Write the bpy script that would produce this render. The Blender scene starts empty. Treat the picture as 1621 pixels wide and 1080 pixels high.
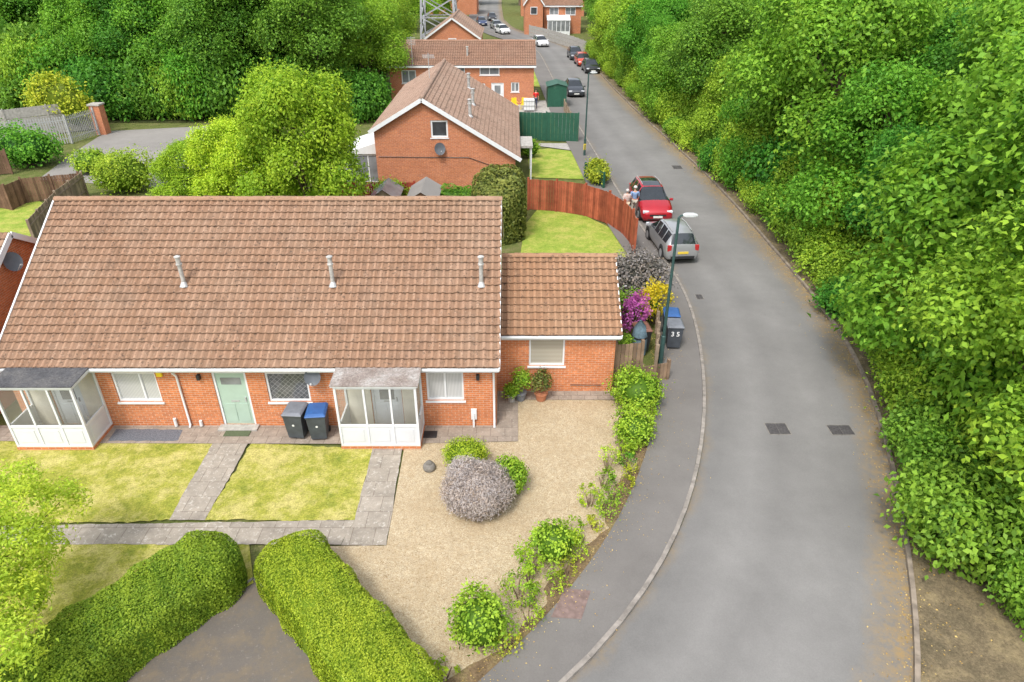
import bpy, bmesh, math, random
import numpy as np
from mathutils import Vector, Matrix
random.seed(7); rng=np.random.default_rng(7)
S=bpy.context.scene; C=S.collection
H=13.4; TH=math.radians(30); F=1080.67
R=math.radians
def V(*a): return Vector(a)
def P(px,py,z=0.0):
    a=(px-810.5)/F; b=(540-py)/F
    dz=-math.sin(TH)+b*math.cos(TH); dy=math.cos(TH)+b*math.sin(TH)
    t=(z-H)/dz
    return Vector((a*t,dy*t,z))
# ---------------------------------------------------------------- materials
class Mat:
    def __init__(s,name,rough=.7,spec=.3,metal=0.0):
        m=bpy.data.materials.new(name); m.use_nodes=True; s.m=m; s.nt=m.node_tree
        s.b=s.nt.nodes['Principled BSDF']; s.out=s.nt.nodes['Material Output']
        s.b.inputs['Roughness'].default_value=rough
        s.b.inputs['Specular IOR Level'].default_value=spec
        s.b.inputs['Metallic'].default_value=metal
    def n(s,t): return s.nt.nodes.new(t)
    def L(s,a,b): s.nt.links.new(a,b)
    def coord(s,k='Object'): 
        return s.n('ShaderNodeTexCoord').outputs[k]
    def put(s,inp,v):
        if isinstance(v,bpy.types.NodeSocket): s.L(v,inp)
        elif isinstance(v,(tuple,list)) and len(v)==3 and inp.type=='RGBA': inp.default_value=(*v,1)
        else: inp.default_value=v
    def noise(s,vec,scale,detail=3,rough=.55,out='Fac'):
        n=s.n('ShaderNodeTexNoise'); s.L(vec,n.inputs['Vector'])
        n.inputs['Scale'].default_value=scale; n.inputs['Detail'].default_value=detail; n.inputs['Roughness'].default_value=rough
        return n.outputs[out]
    def voro(s,vec,scale,out='Color'):
        n=s.n('ShaderNodeTexVoronoi'); s.L(vec,n.inputs['Vector']); n.inputs['Scale'].default_value=scale
        return n.outputs[out]
    def ramp(s,fac,stops):
        n=s.n('ShaderNodeValToRGB'); s.L(fac,n.inputs[0]); e=n.color_ramp.elements
        while len(e)<len(stops): e.new(.5)
        for i,(p,c) in enumerate(stops):
            e[i].position=p; e[i].color=(c,c,c,1) if not isinstance(c,(tuple,list)) else (*c,1)
        return n.outputs[0]
    def mix(s,fac,a,b,mode='MIX'):
        n=s.n('ShaderNodeMix'); n.data_type='RGBA'; n.blend_type=mode
        s.put(n.inputs[0],fac); s.put(n.inputs[6],a); s.put(n.inputs[7],b); return n.outputs[2]
    def math(s,op,a,b=0.0):
        n=s.n('ShaderNodeMath'); n.operation=op; s.put(n.inputs[0],a); s.put(n.inputs[1],b); return n.outputs[0]
    def vm(s,op,a,b=None):
        n=s.n('ShaderNodeVectorMath'); n.operation=op; s.L(a,n.inputs[0])
        if b is not None: n.inputs[1].default_value=b
        return n.outputs[0]
    def col(s,c): s.put(s.b.inputs['Base Color'],c); return s
    def bump(s,h,st=.4,dist=.02):
        n=s.n('ShaderNodeBump'); s.L(h,n.inputs['Height']); n.inputs['Strength'].default_value=st; n.inputs['Distance'].default_value=dist
        s.L(n.outputs[0],s.b.inputs['Normal'])
def mul(c,k): return tuple(min(1,x*k) for x in c)
def plain(name,c,rough=.7,var=.15,scale=6,spec=.3,metal=0,bump=0):
    m=Mat(name,rough,spec,metal); o=m.coord()
    n=m.noise(o,scale,4)
    m.col(m.ramp(n,[(.3,mul(c,1-var)),(.7,mul(c,1+var))]))
    if bump: m.bump(m.noise(o,scale*6,3),bump,.01)
    return m.m
def wood(name,c):
    m=Mat(name,.85,.15); o=m.coord()
    ge=m.n('ShaderNodeNewGeometry'); x=m.ramp(ge.outputs['Random Per Island'],[(0,mul(c,.62)),(.5,c),(1,mul(c,1.35))])
    x=m.mix(.8,x,m.ramp(m.noise(o,2.2,5,.7),[(.3,.6),(.7,1.3)]),'MULTIPLY'); m.col(x); m.bump(m.noise(o,18,3),.3,.01); return m.m
def brickmat(name,c1,c2,mortar):
    m=Mat(name,.85,.15); uv=m.coord('UV')
    n=m.n('ShaderNodeTexBrick'); m.L(uv,n.inputs['Vector'])
    for k,v in (('Scale',1),('Mortar Size',.007),('Brick Width',.225),('Row Height',.075),('Bias',0.0),('Mortar Smooth',.2)): n.inputs[k].default_value=v
    n.inputs['Color1'].default_value=(*c1,1); n.inputs['Color2'].default_value=(*c2,1); n.inputs['Mortar'].default_value=(*mortar,1)
    big=m.noise(uv,.9,4); c=m.mix(m.ramp(big,[(.4,.0),(.8,.5)]),n.outputs[0],mul(c1,.66))
    sm=m.noise(uv,9,3); c=m.mix(.6,c,m.ramp(sm,[(.3,.72),(.7,1.25)]),'MULTIPLY')
    m.col(c); m.bump(n.outputs['Fac'],-.3,.01)
    return m.m
def tilemat(name,cols,lichen,la=.5,dark=(.07,.052,.043)):
    m=Mat(name,.9,.1); uv=m.coord('UV'); o=m.coord()
    fl=m.vm('FLOOR',uv); wn=m.n('ShaderNodeTexWhiteNoise'); m.L(fl,wn.inputs['Vector'])
    fr=m.vm('FRACTION',uv); sp_=m.n('ShaderNodeSeparateXYZ'); m.L(fr,sp_.inputs[0])
    k=len(cols)-1
    c=m.ramp(wn.outputs['Value'],[(i/k,cc) for i,cc in enumerate(cols)])
    big=m.noise(o,.5,5,.65); c=m.mix(m.ramp(big,[(.45,0.0),(.75,.3)]),c,lichen)
    d2=m.noise(o,1.3,4,.65); c=m.mix(m.ramp(d2,[(.5,0.0),(.75,.3)]),c,dark)
    sp=m.noise(o,13,3,.7); c=m.mix(m.ramp(sp,[(.58,0.0),(.68,la)]),c,mul(lichen,1.4))
    sp2=m.noise(o,9.3,3,.7); c=m.mix(m.ramp(sp2,[(.57,0.0),(.66,.7)]),c,dark)
    tr=m.ramp(sp_.outputs[0],[(0,.66),(.16,.56),(.3,.94),(.5,1.1),(.7,1.0),(.84,.6),(1,.66)])  # groove shade painted into the tile colour, with channel grime; roll crowns lighter
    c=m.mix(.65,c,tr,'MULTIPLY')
    lp=m.ramp(sp_.outputs[1],[(.02,.4),(.14,1.0),(.8,1.0),(.96,.72)]); c=m.mix(.9,c,lp,'MULTIPLY')  # painted shade lines and grime at the ends of each course
    m.col(c); m.bump(sp,.3,.01)
    return m.m
def leafmat(name,dark,light,trans=.4,hue=.04,rough=.5,yr=1.35):
    m=Mat(name,rough,.2)
    a=m.n('ShaderNodeAttribute'); a.attribute_name='tint'
    sep=m.n('ShaderNodeSeparateColor'); m.L(a.outputs['Color'],sep.inputs[0])
    c=m.ramp(sep.outputs[0],[(0,mul(dark,.55)),(.25,dark),(.9,light)])
    yl=(min(1,light[0]*yr),light[1]*1.1,light[2]*.8)
    c=m.mix(m.math('MULTIPLY',sep.outputs[1],.45),c,yl)
    oi=m.n('ShaderNodeObjectInfo')
    hs=m.n('ShaderNodeHueSaturation'); m.L(c,hs.inputs['Color'])
    m.L(m.math('ADD',m.math('MULTIPLY',oi.outputs['Random'],-hue),.5+hue*.5),hs.inputs['Hue'])
    m.L(m.math('ADD',m.math('MULTIPLY',oi.outputs['Random'],.4),.84),hs.inputs['Value'])
    m.col(hs.outputs[0])
    t=m.n('ShaderNodeBsdfTranslucent'); m.L(hs.outputs[0],t.inputs[0])
    ms=m.n('ShaderNodeMixShader'); ms.inputs[0].default_value=trans
    m.L(m.b.outputs[0],ms.inputs[1]); m.L(t.outputs[0],ms.inputs[2]); m.L(ms.outputs[0],m.out.inputs[0])
    return m.m
def thinglass(name,tint=(.92,.95,.95)):
    m=Mat(name); tr=m.n('ShaderNodeBsdfTransparent'); tr.inputs[0].default_value=(*tint,1)
    g=m.n('ShaderNodeBsdfGlossy'); g.inputs['Roughness'].default_value=.03
    fr=m.n('ShaderNodeFresnel'); fr.inputs[0].default_value=1.25
    ms=m.n('ShaderNodeMixShader'); m.L(fr.outputs[0],ms.inputs[0]); m.L(tr.outputs[0],ms.inputs[1]); m.L(g.outputs[0],ms.inputs[2])
    df=m.n('ShaderNodeBsdfDiffuse'); df.inputs[0].default_value=(.6,.56,.48,1)  # even tan haze mixed in to paint the pale reflection on panes
    m2=m.n('ShaderNodeMixShader'); m2.inputs[0].default_value=.16; m.L(ms.outputs[0],m2.inputs[1]); m.L(df.outputs[0],m2.inputs[2])
    m.L(m2.outputs[0],m.out.inputs[0]); return m.m
def asphalt(name,base,edge=None,deb=0):
    m=Mat(name,.9,.2); uv=m.coord('UV'); o=m.coord()
    big=m.noise(o,.25,4,.6); c=m.ramp(big,[(.3,mul(base,.88)),(.7,mul(base,1.12))])
    fine=m.noise(o,34,3,.7); c=m.mix(.4,c,m.ramp(fine,[(.25,.75),(.75,1.25)]),'MULTIPLY')
    mid=m.noise(o,1.7,5,.7); c=m.mix(.4,c,m.ramp(mid,[(.3,.86),(.7,1.12)]),'MULTIPLY')
    if edge:
        sp=m.n('ShaderNodeSeparateXYZ'); m.L(uv,sp.inputs[0]); u=sp.outputs[0]
        wob=m.math('MULTIPLY',m.math('SUBTRACT',m.noise(o,.8,4),.5),.16)
        uu=m.math('ADD',u,wob)
        e=m.ramp(uu,[(.0,.35),(.05,0.0),(.82,0.0),(.97,.95)])
        e=m.math('MULTIPLY',e,m.ramp(m.noise(o,5,5,.75),[(.38,.15),(.6,1.0)]))
        c=m.mix(e,c,edge)
        tr=m.ramp(u,[(.1,.88),(.28,1.06),(.42,.93),(.6,1.07),(.8,1.0),(.95,.88)]); c=m.mix(1.0,c,tr,'MULTIPLY')
    if deb:
        c=m.mix(m.ramp(m.noise(o,1.6,6,.75),[(.45,0.0),(.7,deb)]),c,(.2,.15,.09))
        c=m.mix(m.ramp(m.noise(o,13,4,.8),[(.6,0.0),(.68,.6)]),c,mul(base,1.9))
    m.col(c); m.bump(fine,.15,.01); return m.m
def slabs(name,c,mort,w=.6,h=.6,lich=.5):
    m=Mat(name,.9,.15); uv=m.coord('UV'); o=m.coord()
    n=m.n('ShaderNodeTexBrick'); m.L(uv,n.inputs['Vector'])
    for k,v in (('Scale',1),('Mortar Size',.01),('Brick Width',w),('Row Height',h),('Bias',0.0)): n.inputs[k].default_value=v
    n.offset=0.5
    n.inputs['Color1'].default_value=(*mul(c,.92),1); n.inputs['Color2'].default_value=(*mul(c,1.08),1); n.inputs['Mortar'].default_value=(*mort,1)
    x=m.mix(.7,n.outputs[0],m.ramp(m.noise(o,3,5,.7),[(.3,.65),(.7,1.22)]),'MULTIPLY')
    x=m.mix(m.ramp(m.noise(o,11,4,.8),[(.56,0.0),(.64,lich)]),x,(.6,.57,.51))
    m.col(x); m.bump(m.noise(o,30,3),.2,.01); return m.m
def lawnmat(name,g1,g2,dry):
    m=Mat(name,.95,.1); o=m.coord()
    c=m.ramp(m.noise(o,.9,6,.75),[(.32,g1),(.46,g2),(.6,dry)])
    f=m.noise(o,24,4,.8); c=m.mix(.95,c,m.ramp(f,[(.28,.42),(.72,1.5)]),'MULTIPLY')
    c=m.mix(m.ramp(m.noise(o,5,4,.75),[(.5,0.0),(.72,.65)]),c,mul(g1,.75))
    c=m.mix(m.ramp(m.noise(o,2.1,5,.75),[(.54,0.0),(.7,.8)]),c,mul(dry,1.08))
    m.col(c); m.bump(f,.6,.03); return m.m
def gravelmat(name):
    m=Mat(name,.9,.15); o=m.coord()
    v=m.voro(o,55,'Color'); bw=m.n('ShaderNodeSeparateColor'); m.L(v,bw.inputs[0])
    c=m.ramp(bw.outputs[0],[(0,(.27,.19,.105)),(.3,(.385,.30,.185)),(.7,(.44,.36,.24)),(1,(.52,.45,.33))])
    c=m.mix(m.ramp(m.noise(o,.7,5,.7),[(.42,0.0),(.72,.45)]),c,(.32,.23,.13))
    c=m.mix(.7,c,m.ramp(m.noise(o,9,4,.75),[(.3,.76),(.7,1.18)]),'MULTIPLY')
    m.col(c); m.bump(m.voro(o,55,'Distance'),.4,.01); return m.m
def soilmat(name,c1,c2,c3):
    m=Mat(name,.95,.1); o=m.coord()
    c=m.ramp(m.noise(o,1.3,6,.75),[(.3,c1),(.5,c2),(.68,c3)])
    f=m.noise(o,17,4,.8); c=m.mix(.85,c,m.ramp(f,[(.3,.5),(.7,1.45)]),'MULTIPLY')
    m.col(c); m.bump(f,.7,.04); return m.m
def curtainmat(name,c1,c2,k):
    m=Mat(name,.25,.5); uv=m.coord('UV')
    w=m.n('ShaderNodeTexWave'); w.bands_direction='X' if k>0 else 'Y'; m.L(uv,w.inputs['Vector']); w.inputs['Scale'].default_value=abs(k); w.inputs['Distortion'].default_value=.6 if k>0 else 0
    m.col(m.ramp(w.outputs['Fac'],[(.2,c1),(.8,c2)])); m.b.inputs['Coat Weight'].default_value=.3; return m.m
def leadmat(name):
    m=Mat(name,.08,.6); uv=m.coord('UV')
    mp=m.n('ShaderNodeMapping'); mp.inputs['Rotation'].default_value=(0,0,R(45)); m.L(uv,mp.inputs[0])
    n=m.n('ShaderNodeTexBrick'); n.offset=0; m.L(mp.outputs[0],n.inputs['Vector'])
    for k,v in (('Scale',1),('Mortar Size',.005),('Brick Width',.12),('Row Height',.12)): n.inputs[k].default_value=v
    n.inputs['Color1'].default_value=(.07,.075,.08,1); n.inputs['Color2'].default_value=(.12,.12,.125,1); n.inputs['Mortar'].default_value=(.3,.3,.3,1)
    m.col(n.outputs[0]); return m.m
M={}
M['brick']=brickmat('brick_orange',(.60,.205,.075),(.46,.145,.057),(.5,.39,.3))
M['brick_far']=brickmat('brick_far',(.55,.195,.083),(.44,.145,.067),(.45,.33,.26))
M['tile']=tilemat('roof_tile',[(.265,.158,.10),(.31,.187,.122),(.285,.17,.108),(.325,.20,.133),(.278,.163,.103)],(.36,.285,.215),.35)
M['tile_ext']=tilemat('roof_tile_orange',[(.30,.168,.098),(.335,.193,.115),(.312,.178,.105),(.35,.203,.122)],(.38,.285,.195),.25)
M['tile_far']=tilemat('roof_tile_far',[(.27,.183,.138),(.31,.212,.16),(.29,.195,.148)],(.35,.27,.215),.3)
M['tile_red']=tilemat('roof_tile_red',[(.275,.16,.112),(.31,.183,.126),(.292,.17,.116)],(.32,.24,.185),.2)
M['upvc']=plain('white_plastic',(.69,.70,.71),.35,.04,2,.5)
M['upvc_d']=plain('white_plastic_panel',(.62,.63,.65),.4,.05,2,.5)
M['glass']=thinglass('clear_glass')
M['cream']=plain('cream_plaster',(.75,.68,.56),.8,.08,3)
M['dark_pane']=plain('dark_window',(.05,.055,.06),.06,.4,1.5,.7)
M['grey_pane']=plain('grey_window',(.2,.21,.22),.08,.35,1.2,.6)
M['net']=curtainmat('net_curtain',(.36,.36,.36),(.55,.55,.54),7)
M['blind']=curtainmat('slat_blind',(.27,.24,.19),(.45,.42,.35),-6)
M['lead']=leadmat('leaded_glass')
M['felt']=soilmat('felt_roof',(.06,.06,.065),(.095,.095,.10),(.14,.135,.13))
M['felt_moss']=soilmat('mossy_felt_roof',(.17,.125,.105),(.28,.24,.215),(.42,.40,.375))
M['green_door']=plain('sage_green_paint',(.36,.47,.39),.4,.05,3,.4)
M['grey_door']=plain('pale_grey_paint',(.72,.73,.74),.4,.05,3,.4)
M['metal']=plain('galvanised_metal',(.45,.45,.45),.5,.15,8,.5,.3)
M['flue']=plain('flue_metal',(.44,.43,.41),.5,.28,9,.4,.2)
M['dish']=plain('dark_dish',(.10,.11,.125),.5,.15,4)
M['black']=plain('black_plastic',(.025,.026,.028),.45,.2,5,.4)
M['bin']=plain('grey_bin_plastic',(.06,.068,.08),.5,.2,4,.4)
M['bin_lid']=plain('grey_bin_lid',(.16,.17,.19),.5,.15,5,.4)
M['blue_lid']=plain('blue_bin_lid',(.03,.10,.28),.45,.15,5,.4)
M['brown_lid']=plain('brown_bin_lid',(.17,.075,.05),.5,.2,5,.4)
M['white']=plain('white_paint',(.68,.68,.68),.5,.05,4)
M['yellow']=plain('yellow_plastic',(.75,.55,.03),.45,.08,4)
M['rubber']=plain('rubber',(.02,.02,.021),.8,.2,6)
M['lampgreen']=plain('dark_green_pole',(.035,.075,.07),.45,.15,5,.4)
M['lens']=plain('lamp_lens',(.5,.52,.52),.35,.08,6,.5)
M['iron']=plain('cast_iron',(.075,.07,.07),.7,.3,14,.3,0,.4)
M['red_fence']=wood('red_stained_wood',(.31,.085,.045))
M['dk_red_fence']=wood('dark_red_wood',(.30,.055,.035))
M['brown_fence']=wood('brown_wood',(.17,.10,.065))
M['gate_wood']=wood('gate_wood',(.22,.15,.10))
M['grey_wood']=wood('weathered_wood',(.28,.215,.155))
M['green_fence']=plain('green_steel',(.02,.09,.055),.5,.12,3,.4)
M['conc']=plain('concrete',(.36,.34,.31),.9,.22,7,.2,0,.3)
M['kerb']=plain('kerb_concrete',(.25,.225,.20),.9,.3,4,.2,0,.3)
M['kerb_dirty']=plain('dirty_kerb_concrete',(.23,.19,.15),.9,.38,3,.2,0,.3)
M['edging']=plain('edging_concrete',(.2,.185,.165),.9,.35,5,.2,0,.3)
M['bark']=plain('bark',(.12,.09,.065),.95,.35,7,.1,0,.6)
M['stem']=plain('twig',(.2,.145,.095),.9,.3,9,.1)
M['terra']=plain('terracotta',(.42,.17,.09),.8,.15,6)
M['road']=asphalt('road_asphalt',(.185,.179,.171),(.30,.21,.10))
M['pave']=asphalt('pavement_asphalt',(.163,.152,.142))
M['drive']=asphalt('drive_asphalt',(.125,.11,.096),None,.6)
M['lane']=asphalt('lane_asphalt',(.24,.225,.21))
M['slab']=slabs('path_slabs',(.31,.272,.225),(.2,.165,.13))
M['patio']=slabs('patio_slabs',(.29,.24,.195),(.19,.15,.115),.45,.45,.25)
M['lawn']=lawnmat('lawn_grass',(.17,.21,.032),(.31,.31,.052),(.46,.405,.14))
M['lawn_far']=lawnmat('far_lawn_grass',(.17,.26,.035),(.25,.33,.05),(.37,.37,.09))
M['gravel']=gravelmat('golden_gravel')
M['slate']=plain('slate_chips',(.13,.14,.16),.6,.45,26,.3,0,.8)
M['soil']=soilmat('bed_soil',(.12,.085,.05),(.2,.14,.08),(.25,.21,.09))
M['litter']=soilmat('leaf_litter_soil',(.095,.08,.05),(.165,.13,.08),(.26,.205,.115))
M['ground']=soilmat('rough_ground',(.07,.095,.025),(.12,.14,.04),(.18,.16,.075))
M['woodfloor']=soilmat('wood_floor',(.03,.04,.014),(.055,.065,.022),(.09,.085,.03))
M['leaf_mid']=leafmat('leaves_mid',(.09,.24,.02),(.285,.54,.055),.42,.06)
M['leaf_dark']=leafmat('leaves_dark',(.06,.18,.02),(.205,.43,.05),.42,.06)
M['leaf_bright']=leafmat('leaves_bright',(.22,.40,.022),(.48,.67,.055),.45,.02)
M['leaf_rowan']=leafmat('leaves_yellow_green',(.26,.42,.03),(.50,.65,.07),.45,.02)
M['leaf_hedge']=leafmat('leaves_hedge',(.16,.28,.018),(.45,.57,.05),.35,.0)
M['leaf_hedge2']=leafmat('leaves_hedge_dark',(.11,.24,.02),(.36,.52,.05),.35,.0)
M['leaf_con']=leafmat('leaves_conifer',(.07,.11,.025),(.22,.25,.06),.25,.0)
M['leaf_shrub']=leafmat('leaves_shrub',(.15,.31,.025),(.40,.60,.06),.4,.02)
M['leaf_grey']=leafmat('leaves_grey_mauve',(.26,.225,.21),(.46,.425,.415),.2,.0,.9)
M['leaf_purple']=leafmat('leaves_purple',(.10,.10,.085),(.28,.26,.26),.2,.0,.8)
M['leaf_pink']=leafmat('petals_magenta',(.5,.09,.42),(.82,.26,.74),.35,.0)
M['leaf_yellow']=leafmat('leaves_golden',(.55,.46,.02),(.85,.72,.06),.4,.0)
M['leaf_fallen']=leafmat('fallen_leaf',(.28,.18,.06),(.50,.39,.15),.1,.0,.9)
M['leaf_ivy']=leafmat('leaves_lime',(.25,.35,.02),(.52,.58,.06),.4,.0)
def paint(name,c,metal=.2):
    m=Mat(name,.3,.5,metal); m.col(m.ramp(m.noise(m.coord(),1.5,2),[(.3,mul(c,.95)),(.7,mul(c,1.05))])); m.b.inputs['Coat Weight'].default_value=.6; m.b.inputs['Coat Roughness'].default_value=.06; return m.m
PAINT={'red':paint('red_paint',(.40,.012,.022)),'silver':paint('silver_paint',(.34,.345,.35),.4),'dark':paint('dark_grey_paint',(.04,.045,.055)),
 'black':paint('black_paint',(.015,.016,.018)),'orange':paint('orange_red_paint',(.55,.06,.02)),'white':paint('white_car_paint',(.68,.68,.69),0),'blue':paint('navy_paint',(.03,.05,.12))}
M['carglass']=plain('car_glass',(.02,.025,.03),.04,.2,2,.8)
M['light']=plain('headlamp_glass',(.6,.62,.65),.1,.05,3,.7)
M['tail']=plain('tail_lamp_glass',(.4,.02,.02),.15,.05,3,.6)
M['alloy']=plain('alloy_rim',(.45,.45,.46),.35,.1,4,.5,.6)
M['plate_w']=plain('white_plate',(.68,.68,.65),.4,.03,3)
M['plate_y']=plain('yellow_plate',(.65,.48,.06),.4,.03,3)
M['skin']=plain('skin',(.5,.29,.21),.6,.06,6)
M['hair_grey']=plain('grey_hair',(.5,.48,.46),.8,.15,20)
M['hair_dark']=plain('dark_hair',(.06,.04,.03),.8,.2,20)
def cloth(n,c): return plain(n,c,.9,.12,12)
# ---------------------------------------------------------------- mesh helpers
WORLD={}
class MB:
    def __init__(s): s.v=[]; s.f=[]; s.uv={}
    def pt(s,p): s.v.append(tuple(p)); return len(s.v)-1
    def poly(s,pts,uv=None):
        i=[s.pt(p) for p in pts]; s.f.append(i)
        if uv: s.uv[len(s.f)-1]=uv
        return s
    def box(s,x0,x1,y0,y1,z0,z1): return s.obox(V(0,0,0),V(1,0,0),V(0,1,0),x0,x1,z0,z1,y0,y1)
    def obox(s,O,U,N,u0,u1,v0,v1,w0,w1,Z=V(0,0,1)):
        c=[O+U*u+Z*v+N*w for w in (w0,w1) for v in (v0,v1) for u in (u0,u1)]
        b=len(s.v); s.v+=[tuple(p) for p in c]
        for f in ((0,1,3,2),(5,4,6,7),(4,0,2,6),(1,5,7,3),(2,3,7,6),(4,5,1,0)): s.f.append([b+i for i in f])
        return s
    def beam(s,a,b,w,h):
        a=Vector(a); b=Vector(b); d=b-a; L=d.length; d.normalize()
        up=V(0,0,1) if abs(d.z)<.99 else V(0,1,0)
        sd=d.cross(up).normalized(); u2=sd.cross(d)
        return s.obox(a,d,sd,0,L,-h/2,h/2,-w/2,w/2,u2)
    def tube(s,pts,rad,n=8,cap=True):
        pts=[Vector(p) for p in pts]; b=len(s.v)
        ref=V(0,0,1) if abs((pts[-1]-pts[0]).normalized().z)<.9 else V(1,0,0)
        for i,p in enumerate(pts):
            d=(pts[min(i+1,len(pts)-1)]-pts[max(i-1,0)]).normalized()
            x=d.cross(ref).normalized(); y=d.cross(x); r=rad[i] if isinstance(rad,(list,tuple)) else rad
            for k in range(n):
                a=2*math.pi*k/n; s.v.append(tuple(p+x*(r*math.cos(a))+y*(r*math.sin(a))))
        for i in range(len(pts)-1):
            for k in range(n):
                s.f.append([b+i*n+k,b+i*n+(k+1)%n,b+(i+1)*n+(k+1)%n,b+(i+1)*n+k])
        if cap:
            s.f.append([b+k for k in range(n)]); s.f.append([b+(len(pts)-1)*n+k for k in range(n)][::-1])
        return s
    def ell(s,c,r,nu=14,nv=8,v0=-90,v1=90):
        b=len(s.v); c=Vector(c)
        for j in range(nv+1):
            t=R(v0+(v1-v0)*j/nv)
            for i in range(nu):
                a=2*math.pi*i/nu; s.v.append((c.x+r[0]*math.cos(t)*math.cos(a),c.y+r[1]*math.cos(t)*math.sin(a),c.z+r[2]*math.sin(t)))
        for j in range(nv):
            for i in range(nu): s.f.append([b+j*nu+i,b+j*nu+(i+1)%nu,b+(j+1)*nu+(i+1)%nu,b+(j+1)*nu+i])
        return s
    def build(s,name,mat,parent=None,origin=None,smooth=False,bevel=0):
        o=V(0,0,0)
        if parent is not None: o=WORLD[parent.name]
        elif origin is not None: o=Vector(origin)
        me=bpy.data.meshes.new(name); me.from_pydata([(a-o.x,b-o.y,c-o.z) for a,b,c in s.v],[],s.f); me.update()
        uvl=me.uv_layers.new(name='UVMap'); arr=[0.0]*(2*len(me.loops))
        for pi,p in enumerate(me.polygons):
            cu=s.uv.get(pi); n=p.normal
            for k,li in enumerate(p.loop_indices):
                if cu: u,v=cu[k]
                else:
                    x,y,z=s.v[me.loops[li].vertex_index]
                    if abs(n.z)>.75: u,v=x,y
                    elif abs(n.y)>abs(n.x): u,v=x,z
                    else: u,v=y,z
                arr[2*li]=u; arr[2*li+1]=v
        uvl.data.foreach_set('uv',arr)
        if smooth: me.polygons.foreach_set('use_smooth',[True]*len(me.polygons))
        me.materials.append(mat)
        ob=bpy.data.objects.new(name,me); C.objects.link(ob)
        if parent is not None: ob.parent=parent; WORLD[ob.name]=o
        else: ob.location=o; WORLD[ob.name]=o
        if bevel:
            bm=ob.modifiers.new('bevel','BEVEL'); bm.width=bevel; bm.segments=2; bm.limit_method='ANGLE'
        return ob
def tag(o,label,cat,group=None):
    o['label']=label; o['category']=cat
    if group: o['group']=group
    return o
def thing(name,label,cat,loc=(0,0,0),group=None):
    o=bpy.data.objects.new(name,None); o.empty_display_size=.3; C.objects.link(o); o.location=loc; WORLD[o.name]=Vector(loc)
    return tag(o,label,cat,group)
def copy_tree(o,parent=None):
    c=o.copy(); C.objects.link(c)
    if parent: c.parent=parent
    for ch in o.children: copy_tree(ch,c)
    return c
def struct(name,mb,mat,kind='structure',label=None,cat=None):
    o=mb.build(name,mat); o['kind']=kind
    o['label']=label or name.replace('_',' '); o['category']=cat or name.split('_')[-1]
    return o
def sheet(name,pts,z,mat,label,cat=None,kind='structure',jag=0):
    pts=[V(p[0],p[1],z) for p in pts]
    if jag:
        out=[]
        for i in range(len(pts)):
            a,b=pts[i],pts[(i+1)%len(pts)]; d=b-a; L=d.length; k=max(1,int(L/.14)); nn=V(-d.y,d.x,0).normalized(); ph=random.uniform(0,6)
            for j in range(k):
                t=j/k; e=0 if j==0 else jag*(math.sin(t*L*2.1+ph)*.5+random.uniform(-.7,.7)); out.append(a+d*t+nn*e)
        pts=out
    m=MB(); m.poly(pts); return struct(name,m,mat,kind,label,cat)
# ---------------------------------------------------------------- leaf meshes
def unit(a): return a/np.maximum(np.linalg.norm(a,axis=-1,keepdims=True),1e-9)
def leaves(name,p,n,size,tint,mat,parent=None,aspect=.6,core=None,origin=(0,0,0),ct=0.0):
    o=np.array(WORLD[parent.name] if parent is not None else origin)
    N=len(p); n=unit(n); t=unit(np.cross(n,rng.normal(size=(N,3)))); b=np.cross(n,t); s=size[:,None]
    vs=np.stack([p-t*s*.5-n*s*.08, p+b*s*aspect*.5+n*s*.1, p+t*s*.5-n*s*.18, p-b*s*aspect*.5+n*s*.1],1).reshape(-1,3)
    tv=np.repeat(tint,4,axis=0); fl=[4]*N; idx=list(range(4*N))
    if core:
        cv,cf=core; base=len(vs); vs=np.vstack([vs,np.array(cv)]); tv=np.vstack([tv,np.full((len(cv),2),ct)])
        for f in cf: fl.append(len(f)); idx+= [base+i for i in f]
    me=bpy.data.meshes.new(name); me.vertices.add(len(vs)); me.vertices.foreach_set('co',(vs-o).astype(np.float32).ravel())
    me.loops.add(len(idx)); me.loops.foreach_set('vertex_index',idx)
    me.polygons.add(len(fl)); st=np.concatenate([[0],np.cumsum(fl)[:-1]]); me.polygons.foreach_set('loop_start',st.astype(np.int32))
    me.update(calc_edges=True)
    at=me.attributes.new('tint','FLOAT_COLOR','POINT'); c4=np.ones((len(vs),4),np.float32); c4[:,:2]=tv; c4[:,2]=0; at.data.foreach_set('color',c4.ravel())
    me.materials.append(mat); me.validate()
    ob=bpy.data.objects.new(name,me); C.objects.link(ob)
    if parent is not None: ob.parent=parent
    else: ob.location=o
    WORLD[ob.name]=Vector(o); return ob
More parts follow.
